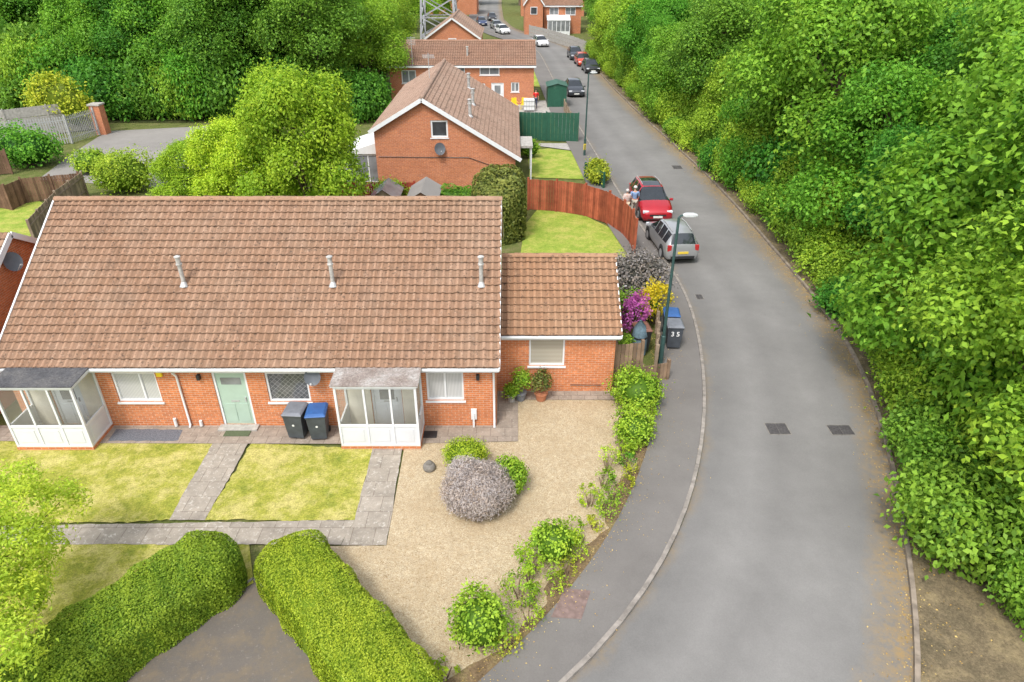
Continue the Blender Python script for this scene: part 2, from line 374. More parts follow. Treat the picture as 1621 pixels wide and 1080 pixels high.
def crown_pts(lobes,nc,per,cr,leaf,shell=(.72,1.0),zmin=None,down=-.45,flat=.5,jit=.5):
    cs=np.array([l[0] for l in lobes],float); rs=np.array([l[1] for l in lobes],float)
    w=(rs[:,0]*rs[:,2]); w=w/w.sum(); PP=[];NN=[];TT=[];SS=[]; k=0; tries=0
    lt=rng.uniform(-.16,.14,size=len(lobes))
    while k<nc and tries<nc*12:
        tries+=1; i=rng.choice(len(lobes),p=w); d=unit(rng.normal(size=3))
        if d[2]<down: continue
        c=cs[i]+d*rs[i]*rng.uniform(*shell)
        q=np.linalg.norm((c-cs)/rs,axis=1); q[i]=9
        if q.min()<.7: continue
        if zmin is not None and c[2]<zmin: continue
        k+=1
        n=unit(d/rs[i]); m=int(per*rng.uniform(.6,1.4)); o=rng.normal(size=(m,3))*cr*rng.uniform(.7,1.3)
        o-= (o@n)[:,None]*n*flat
        pp=c+o; nn=n*.8+np.array([0,0,.55])+rng.normal(size=(m,3))*jit
        ct=rng.uniform(.25,.85)+lt[i]; g=rng.uniform(0,1)**2
        TT.append(np.stack([np.clip(ct+rng.normal(size=m)*.18,0.05,1),np.clip(g+rng.normal(size=m)*.15,0,1)],1))
        PP.append(pp);NN.append(nn);SS.append(leaf*rng.uniform(.6,1.25,size=m))
    p=np.vstack(PP);n=np.vstack(NN);t=np.vstack(TT);s=np.concatenate(SS)
    if zmin is not None:
        ok=p[:,2]>zmin; p,n,t,s=p[ok],n[ok],t[ok],s[ok]
    return p,n,s,t
def tree_proto(name,h,r,seed,leafm,nc,per,leaf,cr=.5,trunk=.17,low=.3,nl=9,main=.66):
    random.seed(seed)
    root=thing(name,'x','tree'); lobes=[((0,0,h*.64),(r*main,r*main,h*.29))]
    for i in range(nl):
        a=i*2.4+random.uniform(-.3,.3); z=h*(low+.1+(.86-low-.1)*((i+.5)/nl))+random.uniform(-.3,.3); q=r*random.uniform(.5,.75)*(1.2-abs(z/h-.42)*1.1)
        rr=r*random.uniform(.32,.5); lobes.append(((math.cos(a)*q,math.sin(a)*q,z),(rr,rr,rr*random.uniform(.7,.95))))
    m=MB(); m.tube([(0,0,-.1),(.06,.03,h*.25),(-.04,.05,h*.5),(0,0,h*.85)],[trunk*1.3,trunk,trunk*.7,trunk*.15],8)
    for c,rad in lobes[1:]:
        z0=max(h*.15,c[2]-h*.25); m.tube([(0,.02,z0),(c[0]*.5,c[1]*.5,(z0+c[2])/2+.1),c],[trunk*.45,trunk*.3,trunk*.08],5)
    m.build('trunk',M['bark'],root,smooth=True)
    p,n,s,t=crown_pts(lobes,nc,per,cr,leaf)
    leaves('crown',p,n,s,t,leafm,root,.6)
    return root
def place(proto,first,loc,rz,sc,label,group=None,cat='tree',sz=None):
    o=proto if first else copy_tree(proto)
    o.location=loc; o.rotation_euler=(0,0,rz); o.scale=(sc,sc,sz or sc)
    tag(o,label,cat,group)
    if not group and 'group' in o: del o['group']
    return o
def ell_core(c,r,nu=12,nv=6):
    m=MB(); m.ell(c,r,nu,nv); return m.v,m.f
def bush(name,label,cat,loc,rx,ry,h,mat,n=1500,leaf=.08,group=None,lob=5,core=True,aspect=.6,jit=.5,seed=None,cr=None,stems=True,ct=0.0,shell=(.85,1.02)):
    loc=Vector(loc); root=thing(name,label,cat,loc,group)
    lobes=[((loc.x,loc.y,loc.z+h*.5),(rx*.85,ry*.85,h*.52))]
    for i in range(lob):
        a=random.uniform(0,6.28); q=random.uniform(.35,.6); f=random.uniform(.35,.5)
        lobes.append(((loc.x+math.cos(a)*rx*q,loc.y+math.sin(a)*ry*q,loc.z+h*random.uniform(.45,.72)),(rx*f,ry*f,h*f*.8)))
    per=22; p,nn,s,t=crown_pts(lobes,max(8,n//per),per,cr or max(rx,ry)*.14,leaf,shell,loc.z+.02,-.7,.5,jit)
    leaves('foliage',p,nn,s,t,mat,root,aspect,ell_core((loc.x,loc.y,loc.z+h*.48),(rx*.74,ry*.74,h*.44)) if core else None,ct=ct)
    if stems:
        for i in range(5):
            m=MB(); a=i*1.26+.3; m.tube([(loc.x+.05*math.cos(a),loc.y+.05*math.sin(a),loc.z-.03),(loc.x+rx*.4*math.cos(a),loc.y+ry*.4*math.sin(a),loc.z+h*.6)],[.02,.008],5); m.build('stem',M['stem'],root)
    return root
def hedge(name,label,pts,w,h,mat,n,leaf,pw=.5,lump=.06,aspect=.62,cat='hedge',grp=None):
    pts=[Vector((p[0],p[1],0)) for p in pts]; root=thing(name,label,cat,pts[0]+V(0,0,.04),grp)
    for _ in range(2):
        q=[pts[0]]
        for a,b in zip(pts,pts[1:]): q+=[a*.75+b*.25,a*.25+b*.75]
        pts=q+[pts[-1]]
    seg=[(pts[i+1]-pts[i]).length for i in range(len(pts)-1)]; cum=[0]
    for q in seg: cum.append(cum[-1]+q)
    Lt=cum[-1]
    def at(s):
        s=min(max(s,0),Lt)
        for i in range(len(seg)):
            if s<=cum[i+1]+1e-6: break
        d=(pts[i+1]-pts[i]).normalized(); return pts[i]+d*(s-cum[i]),d
    pr=lambda x: math.copysign(abs(x)**pw,x) if abs(x)>1e-9 else 0.0
    tb=np.linspace(0,math.pi,801); px_=np.array([pr(math.cos(a)) for a in tb]); pz_=np.array([pr(max(0,math.sin(a))) for a in tb])
    al=np.concatenate([[0],np.cumsum(np.hypot(np.diff(px_)*w*.5,np.diff(pz_)*h))])
    def prof(u): return float(np.interp(u,al,px_)),float(np.interp(u,al,pz_)),float(np.interp(u,al,tb))
    Ps=[];Ns=[]
    for k in range(n):
        s=random.uniform(-w*.48,Lt+w*.48); cx,cz,ph=prof(random.uniform(0,al[-1]))
        p,d=at(s); sd=V(-d.y,d.x,0)
        ext=0
        if s<0: ext=s
        elif s>Lt: ext=s-Lt
        sc=math.sqrt(max(.02,1-(abs(ext)/(w*.5))**2)); zz=1-(abs(ext)/(w*.5))**2*.3 if ext else 1
        lu=lump*(math.sin(s*4.1+cx*3)+math.sin(s*9.3-cx*5)*.6+math.sin(s*1.7+2)*.8)
        wd=random.uniform(-.035,.02)
        pos=p+d*ext+sd*(cx*(w*.5+lu+wd)*sc)+V(0,0,.03+cz*(h+lu+wd)*zz)
        side=max(0,abs(cx)-.75)*4*(1 if cx>0 else -1)
        nrm=sd*side+V(0,0,max(.1,cz**2*(1.2-abs(side))))+d*(ext/(w*.5))
        Ps.append(pos[:]);Ns.append(nrm[:])
    p=np.array(Ps);nn=unit(np.array(Ns))+rng.normal(size=(n,3))*.33
    cl=np.sin(p[:,0]*3.1)*np.cos(p[:,1]*2.7)*.12+np.sin(p[:,0]*11+p[:,1]*7+p[:,2]*9)*.09
    t=np.stack([np.clip(.6+cl+rng.normal(size=n)*.18,.05,1),np.clip(.4+cl+rng.normal(size=n)*.2,0,1)],1)
    m=MB(); ns=max(2,int(Lt/.25)); npf=21; ss=[-w*.44,-w*.36,-w*.2]+[Lt*i/ns for i in range(ns+1)]+[Lt+w*.2,Lt+w*.36,Lt+w*.44]
    for s in ss:
        q,d=at(s); ext=s if s<0 else max(0,s-Lt); sd=V(-d.y,d.x,0); sc=math.sqrt(max(.05,1-(abs(ext)/(w*.5))**2))*.93
        for k in range(npf):
            cx,cz,_=prof(al[-1]*k/(npf-1)); m.pt(q+d*ext+sd*(cx*w*.5*sc)+V(0,0,cz*h*.95*(1-(abs(ext)/(w*.5))**2*.3)))
    for i in range(len(ss)-1):
        for k in range(npf-1): m.f.append([i*npf+k,i*npf+k+1,(i+1)*npf+k+1,(i+1)*npf+k])
    m.f.append(list(range(npf))); m.f.append([(len(ss)-1)*npf+k for k in range(npf)])
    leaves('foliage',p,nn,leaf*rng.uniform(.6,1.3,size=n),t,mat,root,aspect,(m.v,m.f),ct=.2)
    return root
# ---------------------------------------------------------------- architecture helpers
X1,Y1,Z1=V(1,0,0),V(0,1,0),V(0,0,1)
def wall(mb,O,U,N,L,Hh,holes=(),rev=.12):
    us=sorted({0,L}|{h[0] for h in holes}|{h[1] for h in holes}); vs=sorted({0,Hh}|{h[2] for h in holes}|{h[3] for h in holes})
    g=lambda u,v,w=0:O+U*u+Z1*v+N*w
    for i in range(len(us)-1):
        for j in range(len(vs)-1):
            uc=(us[i]+us[i+1])/2; vc=(vs[j]+vs[j+1])/2
            if any(h[0]<uc<h[1] and h[2]<vc<h[3] for h in holes): continue
            mb.poly([g(us[i],vs[j]),g(us[i+1],vs[j]),g(us[i+1],vs[j+1]),g(us[i],vs[j+1])])
    for a,b,c,d in holes:
        for (p,q) in (((a,c),(b,c)),((b,c),(b,d)),((b,d),(a,d)),((a,d),(a,c))):
            mb.poly([g(*p),g(*q),g(*q,-rev),g(*p,-rev)])
def window(par,O,U,N,a,b,c,d,pane,mull=(),trans=(),rev=.12,ft=.06,sill=True,frame=None,name='window'):
    fm=frame or M['upvc']; m=MB(); w0,w1=-rev+.01,-rev+.075
    m.obox(O,U,N,a+.003,a+ft,c+.003,d-.003,w0,w1); m.obox(O,U,N,b-ft,b-.003,c+.003,d-.003,w0,w1)
    m.obox(O,U,N,a+ft,b-ft,c+.003,c+ft,w0,w1); m.obox(O,U,N,a+ft,b-ft,d-ft,d-.003,w0,w1)
    for f in mull: u=a+(b-a)*f; m.obox(O,U,N,u-ft*.45,u+ft*.45,c+ft,d-ft,w0,w1-.003)
    for f in trans: v=c+(d-c)*f; m.obox(O,U,N,a+ft,b-ft,v-ft*.4,v+ft*.4,w0,w1-.006)
    fr=m.build(name,fm,par)
    g=MB(); g.poly([O+U*u+Z1*v+N*(w0+.02) for u,v in ((a+.004,c+.004),(b-.004,c+.004),(b-.004,d-.004),(a+.004,d-.004))]); g.build('pane',pane,fr)
    if sill: MB().obox(O,U,N,a-.05,b+.05,c-.06,c-.002,-rev+.08,.05).build('sill',fm,fr)
    return fr
def door(par,O,U,N,a,b,d,mat,rev=.12,glass=None,name='door'):
    m=MB(); w0=-rev+.01; ft=.07
    m.obox(O,U,N,a+.003,a+ft,.03,d-.003,w0,w0+.08); m.obox(O,U,N,b-ft,b-.003,.03,d-.003,w0,w0+.08); m.obox(O,U,N,a+ft,b-ft,d-ft,d-.003,w0,w0+.08)
    leaf=MB(); leaf.obox(O,U,N,a+ft+.004,b-ft-.004,.04,d-ft-.004,w0,w0+.045)
    for (p,q,r,s) in ((.15,.46,.08,.42),(.54,.85,.08,.42)):
        leaf.obox(O,U,N,a+(b-a)*p,a+(b-a)*q,d*r+.05,d*s,w0+.045,w0+.06)
    dl=leaf.build(name,mat,par); m.build('frame',M['upvc'],dl)
    g=MB()
    if glass=='fan': g.obox(O,U,N,a+(b-a)*.2,a+(b-a)*.8,d*.76,d*.88,w0+.046,w0+.05)
    else:
        g.obox(O,U,N,a+(b-a)*.26,a+(b-a)*.74,d*.5,d*.88,w0+.046,w0+.052)
    g.build('pane',M['grey_pane'],dl)
    MB().obox(O,U,N,b-ft-.12,b-ft-.09,d*.47,d*.54,w0+.045,w0+.09).build('handle',M['metal'],dl)
    MB().obox(O,U,N,a+(b-a)*.38,a+(b-a)*.62,d*.455,d*.48,w0+.046,w0+.056).build('letterbox',M['metal'],dl)
    return dl
def tiled(name,par,O,U,L,Sv,SL,mat,gauge=.29,roll=.225,sub=8,amp=.036,lift=.036):
    N=U.cross(Sv).normalized()
    if N.z<0: N=-N
    nu=max(2,int(round(L/roll)))*sub+1; us=np.linspace(0,L,nu); ph=us/roll*2*math.pi
    h=amp*np.maximum(0,np.cos(ph))**.8; nc=max(2,int(round(SL/gauge))); g=SL/nc
    O=np.array(O);Ua=np.array(U);Sa=np.array(Sv);Na=np.array(N)
    tid=np.floor(us/roll+.5).astype(int); rows=[];uvs=[]
    for r in range(nc):
        j=rng.normal(size=tid.max()+2)*.004; js=rng.normal(size=tid.max()+2)*.005
        for (s,off,vv) in ((r*g,-.01,r+.01),(r*g,lift,r+.03),((r+1)*g+.02,.004,r+.97)):
            jj=j[tid] if off==lift else 0; sj=js[tid] if off!=.004 else 0
            rows.append(O+Ua*us[:,None]+Sa*(s+(sj*np.ones(nu)))[:,None]+Na*(off+h+jj)[:,None])
            uvs.append(np.stack([us/roll+.5,np.full(nu,vv)],1))
    vs=np.vstack(rows); uv=np.vstack(uvs); fs=[]
    for r in range(nc):
        for q in (0,1):
            b=(r*3+q)*nu
            for i in range(nu-1): fs.append((b+i,b+i+1,b+nu+i+1,b+nu+i))
    base=len(vs); vs=np.vstack([vs,[O-Na*.03,O+Ua*L-Na*.03,O+Ua*L+Sa*SL-Na*.03,O+Sa*SL-Na*.03]]); uv=np.vstack([uv,np.zeros((4,2))]); fs.append((base,base+1,base+2,base+3))
    o=np.array(WORLD[par.name]); me=bpy.data.meshes.new(name); me.from_pydata((vs-o).tolist(),[],fs); me.update()
    li=np.zeros(len(me.loops),np.int32); me.loops.foreach_get('vertex_index',li); ul=me.uv_layers.new(name='UVMap'); ul.data.foreach_set('uv',uv[li].astype(np.float32).ravel())
    me.materials.append(mat); ob=bpy.data.objects.new(name,me); C.objects.link(ob); ob.parent=par; WORLD[ob.name]=WORLD[par.name]; return ob
def ridge(par,a,b,mat,r=.12,seg=.42):
    a=Vector(a);b=Vector(b);d=(b-a);L=d.length;d.normalize();sd=d.cross(Z1).normalized();m=MB();n=max(1,int(L/seg))
    for i in range(n):
        s0=L*i/n;s1=L*(i+1)/n+.03;base=len(m.v);e=random.uniform(-.008,.008)
        for s,k in ((s0,1.06),(s1,.98)):
            for q in range(7):
                t=math.pi*q/6; m.pt(a+d*s+sd*(math.cos(t)*r*k)+Z1*(math.sin(t)*r*k*.8-.05+e))
        for q in range(6):
            m.f.append([base+q,base+q+1,base+7+q+1,base+7+q]); m.uv[len(m.f)-1]=[(i+.4,.3),(i+.6,.3),(i+.6,.7),(i+.4,.7)]
        m.f.append([base+q for q in range(7)]); m.uv[len(m.f)-1]=[(i+.5,.5)]*7
    return m.build('ridge_tiles',mat,par)
def barges(par,segs,w=.05,h=.18,mat=None,name='barge_board'):
    for a,b in segs: MB().beam(a,b,w,h).build(name,mat or M['upvc'],par)
def flue(par,x,y,z,hh=1.0,r=.09,mat=None):
    m=MB(); m.tube([(x,y,z-.1),(x,y,z+hh*.72),(x,y,z+hh*.73),(x,y,z+hh*.78),(x,y,z+hh*.79),(x,y,z+hh)],[r,r,r*1.45,r*1.45,r*1.15,r*1.1],12)
    o=m.build('flue',mat or M['flue'],par,smooth=False)
    MB().tube([(x,y-.04,z-.05),(x,y,z+.1)],[r*2.1,r*1.1],12).build('flashing',M['metal'],o)
    MB().tube([(x,y,z+hh),(x,y,z+hh+.03),(x,y,z+hh+.06)],[r*1.55,r*1.55,r*.7],12).build('cowl',M['flue'],o)
def dish(par,x,y,z,r=.3,n=V(.2,-1,.3)):
    n=n.normalized(); u=n.cross(Z1).normalized(); v=u.cross(n); m=MB(); c=V(x,y,z)+n*.28; nr=5;ns=18
    m.pt(c-n*.07)
    for i in range(1,nr+1):
        for k in range(ns):
            a=2*math.pi*k/ns; q=r*i/nr; m.pt(c+u*(q*math.cos(a))+v*(q*1.1*math.sin(a))+n*(.07*(i/nr)**2-.07))
    for k in range(ns): m.f.append([0,1+k,1+(k+1)%ns])
    for i in range(nr-1):
        for k in range(ns): m.f.append([1+i*ns+k,1+(i+1)*ns+k,1+(i+1)*ns+(k+1)%ns,1+i*ns+(k+1)%ns])
    o=m.build('satellite_dish',M['dish'],par,smooth=True)
    MB().tube([V(x,y,z),c-n*.08],.025,6).build('bracket',M['metal'],o)
    MB().tube([c-v*r*1.05,c-v*r*.5+n*.33,c-v*r*.47+n*.36,c-v*r*.45+n*.44],[.012,.012,.03,.03],6).build('receiver_arm',M['metal'],o)
# ---------------------------------------------------------------- the setting
def curve(tab): 
    ys=np.array([t[1] for t in tab]);xs=np.array([t[0] for t in tab]);i=np.argsort(ys); ys,xs=ys[i],xs[i]
    g=np.linspace(ys[0],ys[-1],900); xx=np.interp(g,ys,xs); k=np.ones(15)/15
    for _ in range(3): xx=np.convolve(np.pad(xx,7,mode='reflect',reflect_type='odd'),k,'valid')
    return lambda y: float(np.interp(y,g,xx))
def tab(pxs,extra): return [(*P(a,b)[:2],) for a,b in pxs]+extra
FAR=[(6.6,110),(4.6,120),(.8,130),(-2.6,142),(-4.6,160),(-5.6,200),(-6,240)]
kL=curve(tab([(930,1080),(1005,985),(1060,900),(1092,820),(1112,740),(1121,660),(1117,580),(1103,505),(1083,452)],[(7.55,31),(7.1,36.5),(6.75,42),(6.3,51),(5.5,65),(4.9,82),(4.2,103),(-.6,7.0),(-3.0,5.4),(-6,4)])+[(x-2.9,y) for x,y in FAR])
kR=curve(tab([(1455,1080),(1447,980),(1435,880),(1415,760),(1385,640),(1345,550),(1290,475),(1235,410),(1180,345),(1120,280),(1060,225),(1010,180),(970,140)],[(7.6,7),(6.4,5.4),(5.0,4),(10.2,103)])+[(x+2.7,y) for x,y in FAR])
iL=curve(tab([(770,1080),(850,1010),(925,925),(975,850),(1010,770),(1035,690),(1046,620),(1045,560),(1042,500)],[(6.35,28),(5.7,32),(5.2,36.5),(4.9,42),(4.5,51),(3.6,65),(3.0,82),(2.3,103),(-2.2,7.0),(-4.6,5.4),(-7.6,4)])+[(x-4.8,y) for x,y in FAR])
ys=list(np.concatenate([np.arange(4,40,.6),np.arange(40,120,1.5),np.arange(120,238,3)]))
def strip(f0,f1,z,ys,n=6):
    m=MB()
    for i in range(len(ys)-1):
        ya,yb=ys[i],ys[i+1]
        for k in range(n):
            t0,t1=k/n,(k+1)/n; A=lambda y,t:V(f0(y)+(f1(y)-f0(y))*t,y,z)
            m.poly([A(ya,t0),A(ya,t1),A(yb,t1),A(yb,t0)],[(t0,ya),(t1,ya),(t1,yb),(t0,yb)])
    return m
g=MB(); g.poly([V(-700,-200,0),V(700,-200,0),V(700,1200,0),V(-700,1200,0)]); struct('ground',g,M['ground'],label='rough grassy ground between the gardens and roads')
struct('road',strip(kL,kR,.012,ys),M['road'],label='grey asphalt road curving past the bungalows')
struct('pavement',strip(iL,lambda y:kL(y)-.13,.10,ys,4),M['pave'],label='dark asphalt pavement along the left of the road')
def kerbline(f,off,name,mat,label,ys,w=.055,h=.115):
    m=MB(); pts=[V(f(y)+off,y,0) for y in ys]
    for i in range(len(pts)-1):
        a,b=pts[i],pts[i+1]; d=(b-a).normalized(); sd=V(d.y,-d.x,0)
        m.obox(a,d,sd,0.004,(b-a).length-.004,0,h+random.uniform(-.004,.004),-w,w)
    struct(name,m,mat,label=label)
ky=list(np.concatenate([np.arange(4,60,.9),np.arange(60,120,1.8),np.arange(120,230,3)]))
kerbline(kL,-.065,'kerb_left',M['kerb'],'concrete kerb between pavement and road on the left',ky)
kerbline(kR,.065,'kerb_right',M['kerb_dirty'],'dirty concrete kerb at the foot of the wood',ky)
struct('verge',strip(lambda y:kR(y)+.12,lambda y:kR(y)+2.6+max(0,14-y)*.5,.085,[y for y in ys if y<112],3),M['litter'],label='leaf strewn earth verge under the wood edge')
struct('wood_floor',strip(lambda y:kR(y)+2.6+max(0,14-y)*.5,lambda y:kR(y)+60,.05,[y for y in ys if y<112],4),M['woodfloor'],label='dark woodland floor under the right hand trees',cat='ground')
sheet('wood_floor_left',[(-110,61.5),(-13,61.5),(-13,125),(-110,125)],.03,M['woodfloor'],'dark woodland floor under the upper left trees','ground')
G=.06
gy=[8.0+.6*i for i in range(20)]
gr=[(iL(y)+.0,y) for y in gy if y<19.5]+[(iL(19.55)-.2,19.55),(-.5,19.6),(-.5,17.6),(-5.3,17.6),(P(640,712).x,P(640,712).y),(P(612,866).x,P(612,866).y),(P(470,867).x,P(470,867).y),(P(520,970).x,P(520,970).y),(P(600,1090).x,P(600,1090).y)]
sheet('gravel_garden',gr,G-.01,M['gravel'],'golden gravel front garden beside the end bungalow','gravel')
m=MB(); by=[8+.2*i for i in range(58)]
for i in range(len(by)-1):
    a,b=by[i],by[i+1]
    w=lambda y:.42+.2*math.sin(y*2.3)+.1*math.sin(y*5.1)+.06*math.sin(y*13.7)
    m.poly([V(iL(a)-w(a),a,G),V(iL(a)+.01,a,G),V(iL(b)+.01,b,G),V(iL(b)-w(b),b,G)])
struct('soil_bed',m,M['soil'],label='narrow soil bed along the pavement edge',cat='soil')
Q=lambda L,z=0:[P(a,b,z)[:2] for a,b in L]
sheet('lawn_left',Q([(-90,700),(345,700),(272,826),(-140,838)]),G-.006,M['lawn'],'front lawn left of the green door path','lawn',jag=.05)
sheet('lawn_middle',Q([(398,704),(592,712),(563,826),(325,826)]),G-.006,M['lawn'],'front lawn between the two garden paths','lawn',jag=.05)
sheet('lawn_lower',Q([(-200,880),(120,862),(395,864),(402,925),(230,1030),(-60,1080),(-300,1040)]),G-.006,M['lawn'],'grass strip behind the left clipped hedge','lawn')
sheet('path_left',Q([(345,690),(402,690),(325,826),(268,826)]),G-.001,M['slab'],'slab path leading to the green door','path',jag=.02)
sheet('path_right',Q([(590,713),(637,713),(612,866),(540,866),(562,826)]),G-.001,M['slab'],'slab path leading to the white porch','path',jag=.02)
sheet('path_cross',Q([(-160,838),(562,826),(540,865),(-120,864)]),G+.004,M['slab'],'slab path running across the front lawns','path',jag=.02)
sheet('forecourt',[(-17,17.66),(-17,16.9),(-12.6,16.75),(-5.2,16.72),(-2.7,16.75),(P(820,702).x,16.85),(P(820,640).x,19.1),(3.6,19.1),(3.6,19.63),(-.5,19.63),(-.5,17.66)],G+.012,M['patio'],'worn slab apron along the house fronts','paving')
sheet('slate_bed',Q([(172,702),(185,682),(290,684),(283,700)]),G+.016,M['slate'],'small bed of dark slate chips beside the left porch','slate',jag=.04)
sheet('drive',Q([(-60,1300),(180,1085),(235,1035),(402,918),(450,965),(545,1090),(640,1300)]),.03,M['drive'],'asphalt drive between the clipped hedges','drive')
a=P(402,918);b=P(230,1037);c=P(60,1160);e=P(450,965)
m=MB(); m.beam(a+V(0,0,.04),b+V(0,0,.04),.06,.08); m.beam(b+V(0,0,.04),c+V(0,0,.04),.06,.08); m.beam(a+V(0,0,.04),e+V(0,0,.04),.06,.08); struct('edging',m,M['edging'],label='concrete edging round the drive')
sheet('pavement_patch',Q([(893,936),(935,940),(920,985),(872,982)]),.106,plain('red_patch',(.185,.13,.115),.9,.25,8),'reddish repair patch in the near pavement','patch')
sheet('lawn_rear',[(.2,24.8),(P(800,400).x+.3,24.8),(.7,36),(1.5,38.6),(4,37.8),(5.6,35.2),(5.9,32.5),(5.5,24.8)],.05,M['lawn_far'],'back lawn inside the curved red fence','lawn')
sheet('lawn_beyond',Q([(838,282),(925,285),(928,243),(868,236),(836,240)]),.05,M['lawn_far'],'bright lawn beside the gabled house','lawn')
sheet('lawn_far',Q([(838,137),(868,140),(862,112),(838,112)]),.05,M['lawn_far'],'far lawn beside the distant house','lawn')
sheet('path_far',Q([(820,228),(935,243),(925,236),(915,228)]),.055,M['conc'],'pale path in front of the green fence','path')
sheet('patio_far',Q([(690,182),(905,182),(893,160),(690,160)]),.04,M['conc'],'pale patio behind the green fence','patio')
sheet('lane',Q([(60,285),(290,300),(420,260),(330,200),(170,208),(120,240)]),.02,M['lane'],'grey lane beyond the back gardens at upper left','lane')
sheet('lawn_back_left',Q([(-60,345),(60,318),(88,335),(40,385),(-60,420)]),.05,M['lawn_far'],'small back lawn at the far left','lawn')
# ---------------------------------------------------------------- main bungalow terrace
XL,XR=-15.7,-.36; YF=17.65; YE,ZE=17.38,2.42; YR,ZR=22.76,5.88; YB=28.14
T=thing('bungalow_terrace','long brown tiled brick bungalow terrace with white porches facing the lawns','bungalow',(-8,17.65,0))
fw=[(-12.35,-10.98,1.0,2.08),(-9.25,-8.2,.1,2.12),(-7.62,-6.31,1.0,2.08),(-2.66,-1.5,1.05,2.1),(-4.4,-3.45,.1,2.1),(-14.4,-13.45,.1,2.1)]
x0=-15.55; O=V(x0,YF,0); NF=V(0,-1,0)
m=MB(); wall(m,O,X1,NF,-.5-x0,2.5,[(a-x0,b-x0,c,d) for a,b,c,d in fw]); m.build('front_wall',M['brick'],T)
sl=(ZR-ZE)/(YR-YE)
def gable(mb,x,ya,yb,zbase,yr,zr,dz=-.06):
    zz=lambda y:zr-abs(y-yr)*sl+dz
    mb.poly([V(x,ya,0),V(x,yb,0),V(x,yb,zz(yb)),V(x,yr,zr+dz),V(x,ya,zz(ya))])
for gx in (-.5,x0):
    m=MB(); gable(m,gx,YF,YB-.3,0,YR,ZR); m.build('gable_wall',M['brick'],T)
m=MB(); m.poly([V(x0,YB-.3,0),V(-.5,YB-.3,0),V(-.5,YB-.3,2.5),V(x0,YB-.3,2.5)]); m.build('rear_wall',M['brick'],T)
SL=math.hypot(YR-YE,ZR-ZE); sv=V(0,YR-YE,ZR-ZE).normalized(); svb=V(0,-(YB-YR),ZR-ZE).normalized()
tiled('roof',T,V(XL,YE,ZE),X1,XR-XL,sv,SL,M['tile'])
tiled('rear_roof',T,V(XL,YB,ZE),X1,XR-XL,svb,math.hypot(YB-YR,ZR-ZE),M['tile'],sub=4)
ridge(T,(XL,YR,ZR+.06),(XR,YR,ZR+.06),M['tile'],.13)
barges(T,[((XR-.02,YE,ZE-.06),(XR-.02,YR,ZR-.06)),((XR-.02,YB,ZE-.06),(XR-.02,YR,ZR-.06)),((XL,YE,ZE-.02),(XL,YR,ZR-.02)),((XL,YB,ZE-.06),(XL,YR,ZR-.06))])
m=MB(); m.box(XL+.05,XR-.05,YE+.06,YE+.09,ZE-.2,ZE-.04); m.box(XL+.05,XR-.05,YE+.09,YF-.002,ZE-.2,ZE-.18); m.build('fascia',M['upvc'],T)
m=MB(); m.tube([(XL+.02,YE+.0,ZE-.07),(XR-.02,YE+.0,ZE-.07)],.06,8); m.build('gutter',M['upvc'],T,smooth=True)
for x in (-10.3,-.56):
    m=MB(); m.tube([(x,YE+.02,ZE-.1),(x,YE+.06,ZE-.22),(x,YF-.06,ZE-.42),(x,YF-.05,.15),(x,YF-.13,.08)],.036,8); m.build('downpipe',M['upvc'],T,smooth=True)
window(T,O,X1,NF,fw[0][0]-x0,fw[0][1]-x0,1.0,2.08,M['net'],[.62]); 
window(T,O,X1,NF,fw[2][0]-x0,fw[2][1]-x0,1.0,2.08,M['lead'],[])
window(T,O,X1,NF,fw[3][0]-x0,fw[3][1]-x0,1.05,2.1,M['net'],[.5])
door(T,O,X1,NF,fw[1][0]-x0,fw[1][1]-x0,2.12,M['green_door'],glass='fan')
door(T,O,X1,NF,fw[4][0]-x0,fw[4][1]-x0,2.1,M['grey_door']); door(T,O,X1,NF,fw[5][0]-x0,fw[5][1]-x0,2.1,M['grey_door'])
m=MB(); m.box(-9.35,-8.1,YF-.3,YF-.002,.05,.13); m.build('doorstep',M['conc'],T,bevel=.01)
dish(T,-6.1,YF,2.0,.25,V(.15,-1,.35))
m=MB(); m.box(-11.02+.12,-10.72,YF-.09,YF-.002,1.98,2.2); m.build('alarm_box',M['yellow'],T,bevel=.02)
for xx in (-9.62,-1.05):
    m=MB(); m.box(xx-.05,xx+.05,YF-.14,YF-.002,1.88,2.06); m.build('wall_lamp',M['black'],T,bevel=.015)
m=MB(); m.box(-1.3,-1.12,YF-.06,YF-.002,.35,.75); m.build('meter_box',M['white'],T,bevel=.01)
m=MB(); m.box(-1.25,-1.19,YF-.1,YF-.061,.05,.6); m.build('waste_pipe',M['white'],T)
MB().tube([(-10.75,YF-.06,.1),(-10.75,YF-.06,.4)],.05,8).build('gully_pipe',M['white'],T); MB().tube([(-9.95,YF-.05,.1),(-9.95,YF-.05,.3)],.05,8).build('gully_pipe',M['white'],T)
for fx in (-10.5,-5.73,-.98): flue(T,fx,19.85,4.0+.02,.95,.066)
